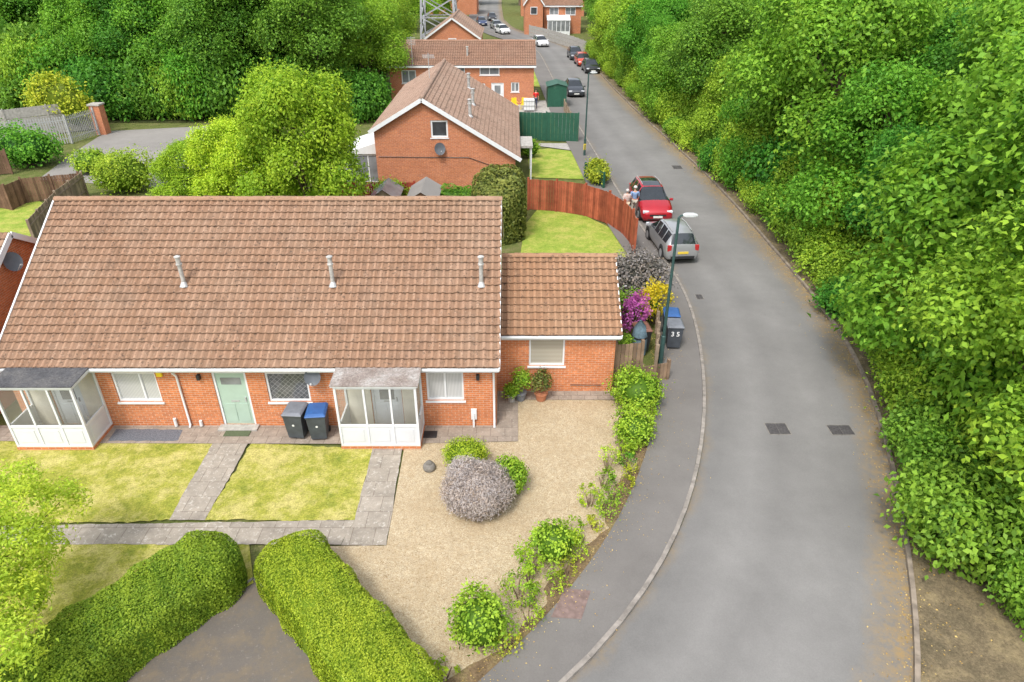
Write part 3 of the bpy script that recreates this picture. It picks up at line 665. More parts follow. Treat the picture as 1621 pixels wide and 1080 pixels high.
def porch(xa,xb,yf,roofm,dx):
    yb=YF-.003; t=.07; m=MB(); z0,z1,z2,z3=.16,.92,2.24,2.34
    for x in (xa,xb-t): m.box(x,x+t,yf,yf+t,z0,z3)
    for x in (xa,xb-t): m.box(x,x+t,yb-t,yb,z0,z3)
    mu=[xa+(xb-xa)*f for f in (.36,.68)]
    for x in mu: m.box(x-.03,x+.03,yf+.003,yf+t-.003,z0,z2)
    for za,zb in ((z0,z0+.06),(z1-.04,z1+.04),(z2,z3)):
        m.box(xa+t,xb-t,yf+.006,yf+t-.006,za,zb)
        for x in (xa,xb-t): m.box(x+.006,x+t-.006,yf+t,yb-t,za,zb)
    o=m.build('porch',M['upvc'],T,bevel=.006)
    xs=[xa+t]+mu+[xb-t]
    for i in range(3):
        a,b=xs[i]+(.03 if i else 0),xs[i+1]-(.03 if i<2 else 0)
        p=MB(); p.box(a,b,yf+.025,yf+.045,z0+.06,z1-.04); p.box(a+.1,b-.1,yf+.012,yf+.025,z0+.16,z1-.14); p.build('lower_panel',M['upvc_d'],o,bevel=.008)
        p=MB(); p.poly([V(a,yf+.033,z1+.04),V(b,yf+.033,z1+.04),V(b,yf+.033,z2),V(a,yf+.033,z2)]); p.build('pane',M['glass'],o)
    for x in (xa+.03,xb-.045):
        p=MB(); p.box(x,x+.02,yf+t,yb-t,z0+.06,z1-.04); k=-.012 if x<(xa+xb)/2 else .02; p.box(x+k,x+k+.012,yf+t+.14,yb-t-.14,z0+.18,z1-.14); p.build('lower_panel',M['upvc_d'],o,bevel=.006)
        p=MB(); p.poly([V(x+.008,yf+t,z1+.04),V(x+.008,yb-t,z1+.04),V(x+.008,yb-t,z2),V(x+.008,yf+t,z2)]); p.build('pane',M['glass'],o)
    p=MB(); p.box(xb-.005,xb+.035,yf+.2,yf+.24,1.02,1.16); p.build('door_handle',M['metal'],o)
    for a,b in ((xa+t+.01,dx-.02),(dx+.97,xb-t-.01)):
        p=MB(); p.box(a,b,YF-.025,YF-.006,.16,2.32); p.build('inner_wall',M['cream'],o)
    p=MB(); p.box(xa+t,xb-t,yf+t,YF-.03,.12,.158); p.build('floor',M['conc'],o)
    p=MB(); e=.06; p.box(xa-e,xb+e,yf-e,yb,z3+.001,z3+.065); p.build('fascia_trim',M['upvc'],o)
    p=MB(); c=[V(xa-.08,yf-.08,z3+.067),V(xb+.08,yf-.08,z3+.067),V(xb+.08,YF-.004,z3+.125),V(xa-.08,YF-.004,z3+.125)]
    p.poly(c); 
    for i in range(4): p.poly([c[i],c[(i+1)%4],c[(i+1)%4]-V(0,0,.02),c[i]-V(0,0,.02)])
    p.build('porch_roof',roofm,o)
    p=MB(); p.box(xa-.01,xb+.01,yf-.01,yf+.1,.0,z0-.002); p.box(xa-.01,xa+.1,yf+.1,yb,0,z0-.002); p.box(xb-.1,xb+.01,yf+.1,yb,0,z0-.002); p.build('plinth',M['brick'],o)
porch(-15.12,-12.8,16.45,M['felt'],-14.4); porch(-5.22,-2.8,16.5,M['felt_moss'],-4.4)
# side extension
EX=3.45; EY=19.62; EYE,EZE=19.4,2.4; EYR,EZR=22.03,4.1; EYB=24.66
O2=V(-.5,EY,0)
m=MB(); wall(m,O2,X1,NF,EX+.5,2.45,[(.57+.5,1.77+.5,1.1,2.17)]); m.build('extension_wall',M['brick'],T)
m=MB(); es=(EZR-EZE)/(EYR-EYE); ez=lambda y:EZR-abs(y-EYR)*es-.05
m.poly([V(EX,EY,0),V(EX,EYB-.2,0),V(EX,EYB-.2,ez(EYB-.2)),V(EX,EYR,EZR-.05),V(EX,EY,ez(EY))]); m.poly([V(-.5,EYB-.2,0),V(EX,EYB-.2,0),V(EX,EYB-.2,2.4),V(-.5,EYB-.2,2.4)]); m.build('extension_gable',M['brick'],T)
window(T,O2,X1,NF,1.07,2.27,1.1,2.17,M['blind'],[])
e0=XR+.005; eL=3.62-e0
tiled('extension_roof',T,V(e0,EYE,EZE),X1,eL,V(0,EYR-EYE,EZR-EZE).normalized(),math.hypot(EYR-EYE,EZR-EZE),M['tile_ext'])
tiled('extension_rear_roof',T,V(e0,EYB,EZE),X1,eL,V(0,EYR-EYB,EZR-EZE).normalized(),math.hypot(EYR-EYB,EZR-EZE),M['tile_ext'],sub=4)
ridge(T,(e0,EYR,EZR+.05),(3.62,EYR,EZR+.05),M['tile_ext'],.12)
m=MB(); m.box(e0,3.58,EYE+.06,EYE+.09,EZE-.2,EZE-.04); m.box(e0,3.58,EYE+.09,EY-.002,EZE-.2,EZE-.18); m.build('extension_fascia',M['upvc'],T)
m=MB(); m.tube([(e0,EYE,EZE-.07),(3.6,EYE,EZE-.07)],.06,8); m.build('extension_gutter',M['upvc'],T,smooth=True)
barges(T,[((3.6,EYE,EZE-.06),(3.6,EYR,EZR-.06)),((3.6,EYB,EZE-.06),(3.6,EYR,EZR-.06))],.03,.14,None,'extension_barge_board')
dish(T,3.46,22.6,2.7,.28,V(1,-.3,.3))
m=MB(); m.tube([(EX-.4,EY-.05,.35),(2.0,EY-.05,.36)],.012,6); m.build('cable',M['black'],T)
# neighbouring block at the left
N1=thing('bungalow','brick bungalow gable with white barge board at the left edge','bungalow',(-20,16.3,0))
def zz(y): return 5.1-abs(y-21.6)*.62
m=MB(); m.poly([V(-16.95,16.6,0),V(-16.95,26.6,0),V(-16.95,26.6,zz(26.6)-.08),V(-16.95,21.6,5.02),V(-16.95,16.6,zz(16.6)-.08)]); m.poly([V(-30,16.6,0),V(-16.95,16.6,0),V(-16.95,16.6,1.95),V(-30,16.6,1.95)]); m.poly([V(-30,26.6,0),V(-16.95,26.6,0),V(-16.95,26.6,1.95),V(-30,26.6,1.95)]); m.build('wall',M['brick'],N1)
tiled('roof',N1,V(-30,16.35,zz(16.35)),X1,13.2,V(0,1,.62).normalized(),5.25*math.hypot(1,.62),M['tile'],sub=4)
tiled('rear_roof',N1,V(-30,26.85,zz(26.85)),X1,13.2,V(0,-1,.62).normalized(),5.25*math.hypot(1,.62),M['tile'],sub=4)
barges(N1,[((-16.8,16.35,zz(16.35)-.05),(-16.8,21.6,5.05)),((-16.8,26.85,zz(26.85)-.05),(-16.8,21.6,5.05))],.05,.2)
dish(N1,-16.95,21.25,4.2,.3,V(1,-.5,.3))
# ---------------------------------------------------------------- house B gabled
B=thing('gabled_house','brick gabled bungalow with brown roof and satellite dish behind the terrace','house',(-4,41,0))
by0,by1=41.0,56.0; ax,az=-5.2,5.87; lx,lz=-8.35,4.05; rx,rz=.5,2.42
sr=(az-rz)/(rx-ax); sL=(az-lz)/(ax-lx)
m=MB(); wl,wr=-8.15,.2; zl=az-(ax-wl)*sL-.08; zr=az-(wr-ax)*sr-.08
wall(m,V(-4.8,by0,0),X1,NF,1.05,4.7,[(.02,1.03,3.62,4.62)])
m.poly([V(wl,by0,0),V(-4.8,by0,0),V(-4.8,by0,4.7),V(ax,by0,4.7),V(wl,by0,min(4.7,zl))]) 
m.poly([V(-3.75,by0,0),V(wr,by0,0),V(wr,by0,zr),V(-3.75,by0,4.7)])
m.poly([V(wl,by0,zl),V(ax,by0,4.7),V(-4.8,by0,4.7),V(-3.75,by0,4.7),V(-3.75,by0,az-(-3.75-ax)*sr-.08),V(ax,by0,az-.08)])
m.poly([V(wr,by0,0),V(wr,by1,0),V(wr,by1,zr),V(wr,by0,zr)]); m.poly([V(wl,by0,0),V(wl,by1,0),V(wl,by1,zl),V(wl,by0,zl)])
m.poly([V(wl,by1,0),V(wr,by1,0),V(wr,by1,zr),V(ax,by1,az-.08),V(wl,by1,zl)]); m.build('wall',M['brick_far'],B)
window(B,V(-4.8,by0,0),X1,NF,.02,1.03,3.62,4.62,M['dark_pane'],[],sill=True,ft=.1)
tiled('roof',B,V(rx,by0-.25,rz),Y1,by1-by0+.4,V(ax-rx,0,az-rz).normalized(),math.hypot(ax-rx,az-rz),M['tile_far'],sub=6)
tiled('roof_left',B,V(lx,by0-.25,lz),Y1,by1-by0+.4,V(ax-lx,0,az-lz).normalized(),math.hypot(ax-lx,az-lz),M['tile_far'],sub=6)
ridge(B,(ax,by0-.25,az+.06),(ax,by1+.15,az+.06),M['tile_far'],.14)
barges(B,[((rx+.05,by0-.27,rz-.08),(ax,by0-.27,az-.06)),((lx-.05,by0-.27,lz-.08),(ax,by0-.27,az-.06))],.05,.22)
m=MB(); m.box(rx-.0,rx+.03,by0-.2,by1,rz-.16,rz-.02); m.build('fascia',M['upvc'],B)
dish(B,-4.35,by0,2.95,.33,V(.3,-1,.3))
m=MB(); m.tube([(-8,by0-.03,2.5),(-2.6,by0-.03,2.45),(-.2,by0-.03,1.6)],.02,5); m.build('cable',M['black'],B)
for (x,y) in ((-2.6,43.6),(-2.6,47.2),(-3.1,51.5)): flue(B,x,y,az-(x-ax)*sr,1.0,.1,M['flue'])
ec=MB().box(.25,1.35,44.6,47.2,2.1,2.24).build('entrance_canopy',M['conc'],B)
for yy in (44.7,47.0): MB().box(1.2,1.3,yy,yy+.1,0,2.1).build('post',M['upvc'],ec)
m=MB(); m.tube([(ax-.4,49,az-.3),(ax-.4,49,az+1.4)],.025,6); 
for k in range(5): m.beam((ax-.8,48.9+k*.1,az+1.3-.06*k),(ax,48.9+k*.1,az+1.3-.06*k),.02,.02)
m.build('aerial',M['metal'],B)
cs=thing('conservatory','white conservatory with pale roof on the left side of gabled house','conservatory',(-9.3,42,0))
m=MB(); m.box(-10.3,-8.18,42,42.06,0,.7); m.box(-10.3,-10.24,42.06,46,0,.7); m.build('base_wall',M['upvc'],cs)
m=MB()
for x in (-10.3,-9.6,-8.9,-8.25): m.box(x,x+.07,42,42.07,.7,2.3)
for y in (43,44,45,45.9): m.box(-10.3,-10.23,y,y+.07,.7,2.3)
m.box(-10.32,-8.18,41.98,42.09,2.3,2.4); m.box(-10.32,-10.2,42.09,46,2.3,2.4); m.build('frame',M['upvc'],cs)
m=MB(); m.box(-10.25,-8.2,42.02,42.04,.7,2.3); m.build('pane',M['grey_pane'],cs)
m=MB(); m.poly([V(-10.4,41.9,2.42),V(-10.4,46,2.42),V(-8.2,46,3.1),V(-8.2,41.9,3.1)]); m.poly([V(-10.4,41.9,2.42),V(-8.2,41.9,3.1),V(-8.2,41.9,2.42)]); m.build('roof',M['white'],cs)
# ---------------------------------------------------------------- house C
def long_house(name,label,x0,x1,y0,ze,yr,zr,wins,doors,tile,brick='brick_far',cat='house'):
    t=thing(name,label,cat,((x0+x1)/2,y0,0)); O=V(x0,y0,0); yb=2*yr-y0
    m=MB(); wall(m,O,X1,NF,x1-x0,ze,[(a-x0,b-x0,c,d) for a,b,c,d,_ in wins]+[(a-x0,b-x0,.05,d) for a,b,d in doors])
    for x in (x0,x1): m.poly([V(x,y0,0),V(x,yb,0),V(x,yb,ze),V(x,yr,zr-.08),V(x,y0,ze)])
    m.poly([V(x0,yb,0),V(x1,yb,0),V(x1,yb,ze),V(x0,yb,ze)]); m.build('wall',M[brick],t)
    for a,b,c,d,p in wins: window(t,O,X1,NF,a-x0,b-x0,c,d,p,[.5],ft=.09)
    for a,b,d in doors: door(t,O,X1,NF,a-x0,b-x0,d,M['upvc'])
    s=V(0,yr-y0+.3,zr-ze).normalized(); l=math.hypot(yr-y0+.3,zr-ze)
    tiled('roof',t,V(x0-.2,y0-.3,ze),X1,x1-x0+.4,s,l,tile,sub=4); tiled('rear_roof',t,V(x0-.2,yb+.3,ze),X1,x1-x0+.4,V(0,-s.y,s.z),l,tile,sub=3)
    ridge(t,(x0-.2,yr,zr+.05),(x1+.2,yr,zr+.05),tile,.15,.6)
    m=MB(); m.box(x0-.2,x1+.2,y0-.33,y0-.28,ze-.2,ze-.02); m.build('fascia',M['upvc'],t)
    return t
HC=long_house('chalet_house','long brick house with plain brown roof and yellow chairs in front',-11.7,2.1,69.4,3.65,73.4,5.35,
 [(-6.1,-4.5,2.75,3.5,M['grey_pane']),(-3.1,-1.2,2.75,3.5,M['grey_pane']),(-10.6,-9.2,2.0,3.2,M['grey_pane']),(-10.6,-9.0,.6,1.5,M['grey_pane']),(-.1,.7,1.2,2.1,M['grey_pane']),(-4.4,-2.6,.3,2.0,M['net'])],[(-2.0,-.8,2.05)],M['tile_red'])
flue(HC,-4.3,70.8,4.2,.9,.09)
m=MB(); m.tube([(-9.4,69,3.6),(-9.4,69,6.2)],.03,6)
for k in range(6): m.beam((-9.8,69,6.1-.12*k),(-9.0,69,6.1-.12*k),.03,.03)
m.build('aerial',M['metal'],HC)
def gable_house(name,label,x0,x1,y0,y1,ze,zr,tile,wins=()):
    t=thing(name,label,'house',((x0+x1)/2,y0,0)); xm=(x0+x1)/2; m=MB()
    m.poly([V(x0,y0,0),V(x1,y0,0),V(x1,y0,ze),V(xm,y0,zr-.1),V(x0,y0,ze)]); m.poly([V(x0,y1,0),V(x1,y1,0),V(x1,y1,ze),V(xm,y1,zr-.1),V(x0,y1,ze)])
    for x in (x0,x1): m.poly([V(x,y0,0),V(x,y1,0),V(x,y1,ze),V(x,y0,ze)])
    m.build('wall',M['brick_far'],t)
    for s,x in ((1,x0-.25),(-1,x1+.25)):
        d=V(xm-x,0,zr-ze+.15); tiled('roof',t,V(x,y0-.25,ze-.15),Y1,y1-y0+.5,d.normalized(),d.length,tile,sub=3)
    ridge(t,(xm,y0-.25,zr+.05),(xm,y1+.25,zr+.05),tile,.15,.6)
    barges(t,[((x0-.25,y0-.27,ze-.2),(xm,y0-.27,zr-.06)),((x1+.25,y0-.27,ze-.2),(xm,y0-.27,zr-.06))],.05,.2)
    for a,b,c,d in wins:
        f=MB(); f.box(a,b,y0-.06,y0-.002,c,d); w=f.build('window',M['upvc'],t); MB().box(a+.1,b-.1,y0-.075,y0-.061,c+.1,d-.1).build('pane',M['dark_pane'],w)
    return t
gable_house('gabled_house','small brown gabled house peeping over the long brick house',-10.6,-4.1,92,104,3.7,5.9,M['tile_far'],[(-7.9,-6.9,2.6,3.6)])
long_house('far_house','distant brick house right of the bend with a white conservatory',5.6,12.2,133,4.5,137.5,7.6,[(6.6,8.2,3.0,4.2,M['grey_pane']),(9.4,11.2,3.0,4.2,M['grey_pane'])],[],M['tile_red'])
c2=thing('conservatory','small far white conservatory in front of the distant house','conservatory',(8,131,0))
m=MB()
for x in np.linspace(6.2,10.0,6): m.box(x,x+.12,130.6,130.7,0,2.2)
m.box(6.2,10.12,130.6,130.72,2.2,2.35); m.box(6.2,10.12,130.57,130.6,0,.6); m.build('frame',M['upvc'],c2)
m=MB(); m.poly([V(6.1,130.5,2.35),V(10.2,130.5,2.35),V(10.2,132.95,3.0),V(6.1,132.95,3.0)]); m.build('roof',M['white'],c2)
m=MB(); m.box(6.3,10,130.63,130.66,.6,2.2); m.build('pane',M['grey_pane'],c2)
gable_house('far_house','distant brick gable beside the far road bend',2.2,5.4,131.5,143,4.8,7.2,M['tile_red'],[(3.2,4.4,3.2,4.4)])
long_house('far_house','farthest brown roofed row above the road end',-22,-8,172,5,177,8,[(-20,-18,3.2,4.4,M['grey_pane']),(-15,-13,3.2,4.4,M['grey_pane'])],[],M['tile_red'])
long_house('far_house','farthest brick row right of the road end',2,16,168,5,173,8,[(4,6,3.2,4.4,M['grey_pane']),(10,12,3.2,4.4,M['grey_pane'])],[],M['tile_red'])
# ---------------------------------------------------------------- fences
def fence(name,label,pts,h,mat,bw=.13,pd=1.8,z=.03,kind='board',cat='fence',group=None,pm=None,gap=.014):
    pts=[Vector((p[0],p[1],z)) for p in pts]; t=thing(name,label,cat,pts[0],group)
    for i in range(len(pts)-1):
        a,b=pts[i],pts[i+1]; d=(b-a).normalized(); L=(b-a).length; N=V(d.y,-d.x,0); k=max(1,round(L/pd)); q=L/k
        for j in range(k):
            m=MB(); s0=j*q+.05; s1=(j+1)*q-.05
            if kind=='board':
                nb=max(1,int((s1-s0)/bw)); w=(s1-s0)/nb; ph=h+random.uniform(-.05,.03)
                for e in range(nb):
                    hh=ph+random.uniform(-.015,.015); m.obox(a,d,N,s0+e*w+gap/2,s0+(e+1)*w-gap/2,.04,hh,random.uniform(-.003,.003),.018+random.uniform(0,.006))
                for v in (.25*h,.8*h): m.obox(a,d,N,s0,s1,v-.04,v+.04,-.04,-.006)
            elif kind=='palisade':
                nb=int((s1-s0)/.17)
                for e in range(nb):
                    u=s0+(e+.5)*(s1-s0)/nb; m.obox(a,d,N,u-.04,u+.04,.05,h-.08,0,.015); m.poly([a+d*(u-.04)+Z1*(h-.08),a+d*(u+.04)+Z1*(h-.08),a+d*u+Z1*(h+.05)])
                for v in (.2*h,.85*h): m.obox(a,d,N,s0,s1,v-.03,v+.03,-.05,-.003)
            elif kind=='panel':
                for e in range(3): m.obox(a,d,N,s0,s1,.03+e*h/3,(e+1)*h/3,-.02,.02)
            elif kind=='mesh':
                for e in range(int((s1-s0)/.2)+1): u=s0+e*.2; m.obox(a,d,N,u-.012,u+.012,.05,h,0,.02)
                for v in (.1,.5*h,h): m.obox(a,d,N,s0,s1,v-.02,v+.02,-.02,-.001)
            m.build('panel',mat,t)
        for j in range(k+(1 if i==len(pts)-2 else 0)):
            m=MB(); m.obox(a,d,N,j*q-.05,j*q+.05,0,h+.08,-.06,.06); m.build('post',pm or mat,t)
    return t
fence('garden_fence','curved red stained board fence round the back lawn',Q([(836,333),(880,336),(925,343),(962,356),(985,372),(998,388),(1003,405)]),1.85,M['red_fence'])
fence('garden_fence','dark red board fence left of the grey shed',[(-11,38.6),(-5.6,38.4)],1.7,M['dk_red_fence'])
fence('steel_fence','solid dark green fence panels behind the gabled house',Q([(815,222),(914,226)]),2.2,M['green_fence'],.3,2.5)
fence('steel_fence','low side railing between the patio and the pavement',Q([(914,226),(893,178)]),1.1,M['grey_wood'],.1,2.0,kind='mesh')
fence('palisade_fence','grey steel palisade fence at the upper left',Q([(-90,250),(30,238),(115,228),(158,214)]),2.1,M['metal'],kind='palisade',pd=2.75)
fence('panel_fence','pale concrete panel wall behind the palisade fence',[P(-120,232)[:2],P(20,222)[:2],P(150,205)[:2]],2.3,M['conc'],kind='panel',pd=2.6,cat='wall')
fence('garden_fence','brown board fence across the far left garden',Q([(-60,320),(20,334),(45,322),(135,312)]),1.5,M['brown_fence'])
fence('garden_fence','weathered board fence running down to the terrace',Q([(140,312),(100,345),(60,395)]),1.5,M['grey_wood'])
fence('garden_fence','brown board fence behind the left back lawns',Q([(-80,285),(20,276)]),1.6,M['brown_fence'])
fence('panel_fence','grey panel fence along the far right of the road',[(11.9,100),(9.2,112),(6.0,122),(3.0,129)],1.7,M['conc'],kind='panel',pd=2.4)
fence('garden_gate','brown timber gate between the extension and the bins',[(3.52,19.95),(4.45,20.05)],1.75,M['gate_wood'],.12,1.0,cat='gate')
fence('garden_fence','low brown timber fence in front of the brown lidded bin',[(4.5,20.05),(5.5,20.35)],.8,M['gate_wood'],.12,1.1)
fence('garden_fence','low post fence along the pavement beside purple bush',[(iL(21)-.12,21.2),(iL(23)-.12,22.9),(iL(25)-.12,24.7)],.9,M['grey_wood'],.14,1.0,gap=.03)
fence('garden_fence','short green mesh fence by the golden shrub near the lamp',Q([(926,283),(955,300)]),1.0,M['green_fence'],kind='mesh')
def shed(label,x0,x1,y0,y1,ze,zr,wm,rm):
    t=thing('garden_shed',label,'shed',((x0+x1)/2,y0,0)); xm=(x0+x1)/2; m=MB()
    n=int((x1-x0)/.14)
    for y in (y0,y1):
        for i in range(n):
            a=x0+(x1-x0)*i/n; b=x0+(x1-x0)*(i+1)/n-.008; f=lambda x:ze+(zr-ze)*(1-abs(x-xm)/((x1-x0)/2))
            m.poly([V(a,y,0),V(b,y,0),V(b,y,f(b)),V(a,y,f(a))])
    for x in (x0,x1): m.poly([V(x,y0,0),V(x,y1,0),V(x,y1,ze),V(x,y0,ze)])
    m.build('wall',wm,t); m=MB()
    for s in (-1,1):
        e=xm+s*((x1-x0)/2+.12); m.poly([V(e,y0-.12,ze-.05),V(xm,y0-.12,zr+.03),V(xm,y1+.12,zr+.03),V(e,y1+.12,ze-.05)])
    m.build('roof',rm,t); m=MB(); m.box(xm-.4,xm+.4,y0-.03,y0-.005,.05,1.75); m.build('door',wm,t)
shed('wooden garden shed with grey felt roof behind the terrace',-5.5,-4.0,34.6,37.2,1.9,2.35,M['brown_fence'],M['lane'])
shed('small pale greenhouse shed left of the grey roofed shed',-7.6,-6.2,35.5,37.5,1.7,2.2,M['grey_wood'],M['grey_pane'])
shed('dark green store on the patio of the far house',3.4,5.2,68,70.5,2.0,2.2,M['green_fence'],M['green_fence'])
t=thing('brick_pillar','brick pillar at the end of the palisade fence','pillar',P(165,212)); p=P(165,212)
MB().box(p.x-.4,p.x+.4,p.y-.4,p.y+.4,0,2.3).build('shaft',M['brick_far'],t); MB().box(p.x-.48,p.x+.48,p.y-.48,p.y+.48,2.3,2.42).build('cap',M['conc'],t)
# ---------------------------------------------------------------- bins, pots, small things
def text_mesh(body,size,name,mat,parent,loc,rot):
    cu=bpy.data.curves.new('t','FONT'); cu.body=body; cu.size=size; cu.align_x='CENTER'; cu.align_y='CENTER'; cu.offset=.006
    o=bpy.data.objects.new('t',cu); C.objects.link(o); bpy.context.view_layer.update()
    me=bpy.data.meshes.new_from_object(o.evaluated_get(bpy.context.evaluated_depsgraph_get())); bpy.data.objects.remove(o)
    me.materials.clear(); me.materials.append(mat); ob=bpy.data.objects.new(name,me); C.objects.link(ob); ob.parent=parent; ob.location=loc; ob.rotation_euler=rot; return ob
def bin_(label,loc,rz,lidm,body=None,num=None,mark=True,group=None):
    t=thing('wheelie_bin',label,'bin',(0,0,0),group); m=MB(); bm_=body or M['bin']
    lv=[(.08,.235,-.27,.2),(.5,.265,-.31,.25),(.9,.285,-.34,.29),(.905,.3,-.355,.305),(.97,.3,-.355,.305)]
    for z,w,a,b in lv:
        for x,y in ((-w,a),(w,a),(w,b),(-w,b)): m.pt((x,y,z))
    for i in range(len(lv)-1):
        for k in range(4): m.f.append([i*4+k,i*4+(k+1)%4,(i+1)*4+(k+1)%4,(i+1)*4+k])
    m.f.append([3,2,1,0]); m.f.append([16,17,18,19]); m.build('body',bm_,t,bevel=.02)
    m=MB()
    for z,w,a,bb in ((.972,.315,-.385,.33),(1.0,.315,-.385,.33),(1.05,.25,-.28,.33)):
        for x,y in ((-w,a),(w,a),(w,bb),(-w,bb)): m.pt((x,y,z))
    for i in range(2):
        for k in range(4): m.f.append([i*4+k,i*4+(k+1)%4,(i+1)*4+(k+1)%4,(i+1)*4+k])
    m.f.append([3,2,1,0]); m.f.append([8,9,10,11]); m.build('lid',lidm,t,bevel=.015)
    m=MB(); m.tube([(-.2,.3,.94),(-.22,.37,.97),(.22,.37,.97),(.2,.3,.94)],.018,8); m.build('handle',bm_,t)
    for s in (-1,1):
        m=MB(); m.tube([(s*.2,.24,.1),(s*.27,.24,.1)],.1,14); m.build('wheel',M['rubber'],t)
    if mark:
        m=MB(); m.poly([V(.04*math.cos(a*.7854),-.3195,.6+.04*math.sin(a*.7854)) for a in range(8)]); m.build('emblem',M['white'],t).location=(0,-.012,0)
    if num: text_mesh(num,.26,'house_number',M['white'],t,(0,-.345,.7),(R(86),0,0))
    t.location=loc; t.rotation_euler=(0,0,rz); return t
p=P(471,700); bin_('grey lidded wheelie bin left of the blue lidded one',(p.x,p.y+.3,G),R(-4),M['bin_lid'])
p=P(505,702); bin_('blue lidded wheelie bin beside the white porch',(p.x,p.y+.3,G),R(5),M['blue_lid'])
p=P(1064,553,.1); bin_('wheelie bin numbered 3 5 at the pavement by the lamp post',(p.x+.04,p.y+.25,.1),R(-3),M['bin_lid'],num='3 5',mark=False)
bin_('wheelie bin standing behind the numbered bin on the pavement',(p.x+.1,p.y+1.15,.1),R(-6),M['blue_lid'])
p=P(1018,562,.1); bin_('black wheelie bin with brown lid behind the low timber fence',(p.x-.05,p.y+.45,.06),R(6),M['brown_lid'],M['black'],mark=False)
t=thing('covered_bundle','blue grey covered bundle standing behind the brown lidded bin','cover',(4.75,22.2,.06))
m=MB(); m.tube([(4.75,22.2,.06),(4.75,22.2,.25),(4.78,22.2,.8),(4.76,22.2,1.2),(4.75,22.2,1.45)],[.3,.34,.3,.22,.06],9); m.build('sheet',plain('blue_tarp',(.12,.18,.22),.6,.3,9),t,smooth=True)
m=MB(); m.tube([(4.78,22.2,.78),(4.78,22.2,.84)],[.315,.31],9); m.build('cord',M['black'],t)
def pot(label,loc,r,h,mat,leafm,ph,pr):
    t=thing('potted_plant',label,'plant pot',loc); x,y,z=loc; m=MB(); m.tube([(x,y,z),(x,y,z+h*.85),(x,y,z+h*.86),(x,y,z+h)],[r*.7,r*.95,r*1.08,r*1.08],14); m.build('pot',mat,t)
    lob=[((x,y,z+h+ph*.5),(pr,pr,ph*.55))]; p,n,s,q=crown_pts(lob,45,16,.09,.09,(.4,1.0),z+h*.8); leaves('foliage',p,n,s,q,leafm,t)
    for k in range(4):
        m=MB(); m.tube([(x+.02*math.cos(k*1.6),y+.02*math.sin(k*1.6),z+h*.8),(x+pr*.5*math.cos(k*1.6),y+pr*.5*math.sin(k*1.6),z+h+ph*.6)],[.015,.008],5); m.build('stem',M['stem'],t)
p=P(824,632); pot('tall leafy plant in grey pot left of the extension window',(p.x,p.y-.1,G),.2,.32,M['bin_lid'],M['leaf_shrub'],.95,.32)
p=P(856,632); pot('olive leaved plant in terracotta pot below the extension window',(p.x,p.y-.1,G),.22,.3,M['terra'],M['leaf_con'],.85,.36)
p=P(812,632); pot('small potted plant in grey pot nearest the inner corner',(p.x-.05,p.y-.2,G),.15,.28,M['conc'],M['leaf_shrub'],.3,.2)
m=MB(); p=P(378,687); m.box(p.x-.4,p.x+.4,p.y-.22,p.y+.22,G+.014,G+.035); tag(m.build('doormat',plain('green_mat',(.09,.11,.06),.95,.2,25),None,(p.x,p.y,G)),'green doormat in front of the sage green door','doormat')
m=MB(); p=P(681,691); m.box(p.x-.22,p.x+.22,p.y-.17,p.y+.17,G+.014,G+.03); tag(m.build('doormat',M['black'],None,(p.x,p.y,G)),'small black doormat right of the white porch','doormat')
m=MB(); p=P(680,745); m.ell((p.x,p.y,.14),(.19,.19,.17),14,8); m.ell((p.x,p.y,.27),(.11,.11,.1),10,6); tag(m.build('stone_ornament',M['edging'],None,(p.x,p.y,G),smooth=True),'small rounded grey ornament on the gravel','ornament')
def manhole(label,px,py,w,l):
    p=P(px,py,.012); t=thing('manhole_cover',label,'manhole cover',(p.x,p.y,.012)); m=MB()
    m.box(p.x-w/2,p.x+w/2,p.y-l/2,p.y+l/2,.013,.018); m.build('frame',M['edging'],t)
    for i in range(2):
        m=MB(); a=p.x-w/2+.035+i*(w/2-.03); m.box(a,a+w/2-.04,p.y-l/2+.035,p.y+l/2-.035,.018,.024)
        for k in range(6): m.box(a+.02,a+w/2-.06,p.y-l/2+.08+k*(l-.16)/6,p.y-l/2+.11+k*(l-.16)/6,.0241,.03)
        m.build('lid',M['iron'],t)
manhole('iron manhole cover in the middle of the near road',1231,679,.72,.62); manhole('iron manhole cover nearer the right kerb',1331,681,.78,.55)
manhole('iron cover in the road opposite the red car',1072,265,.7,.9); manhole('small iron drain cover by the left kerb',1107,470,.35,.5)
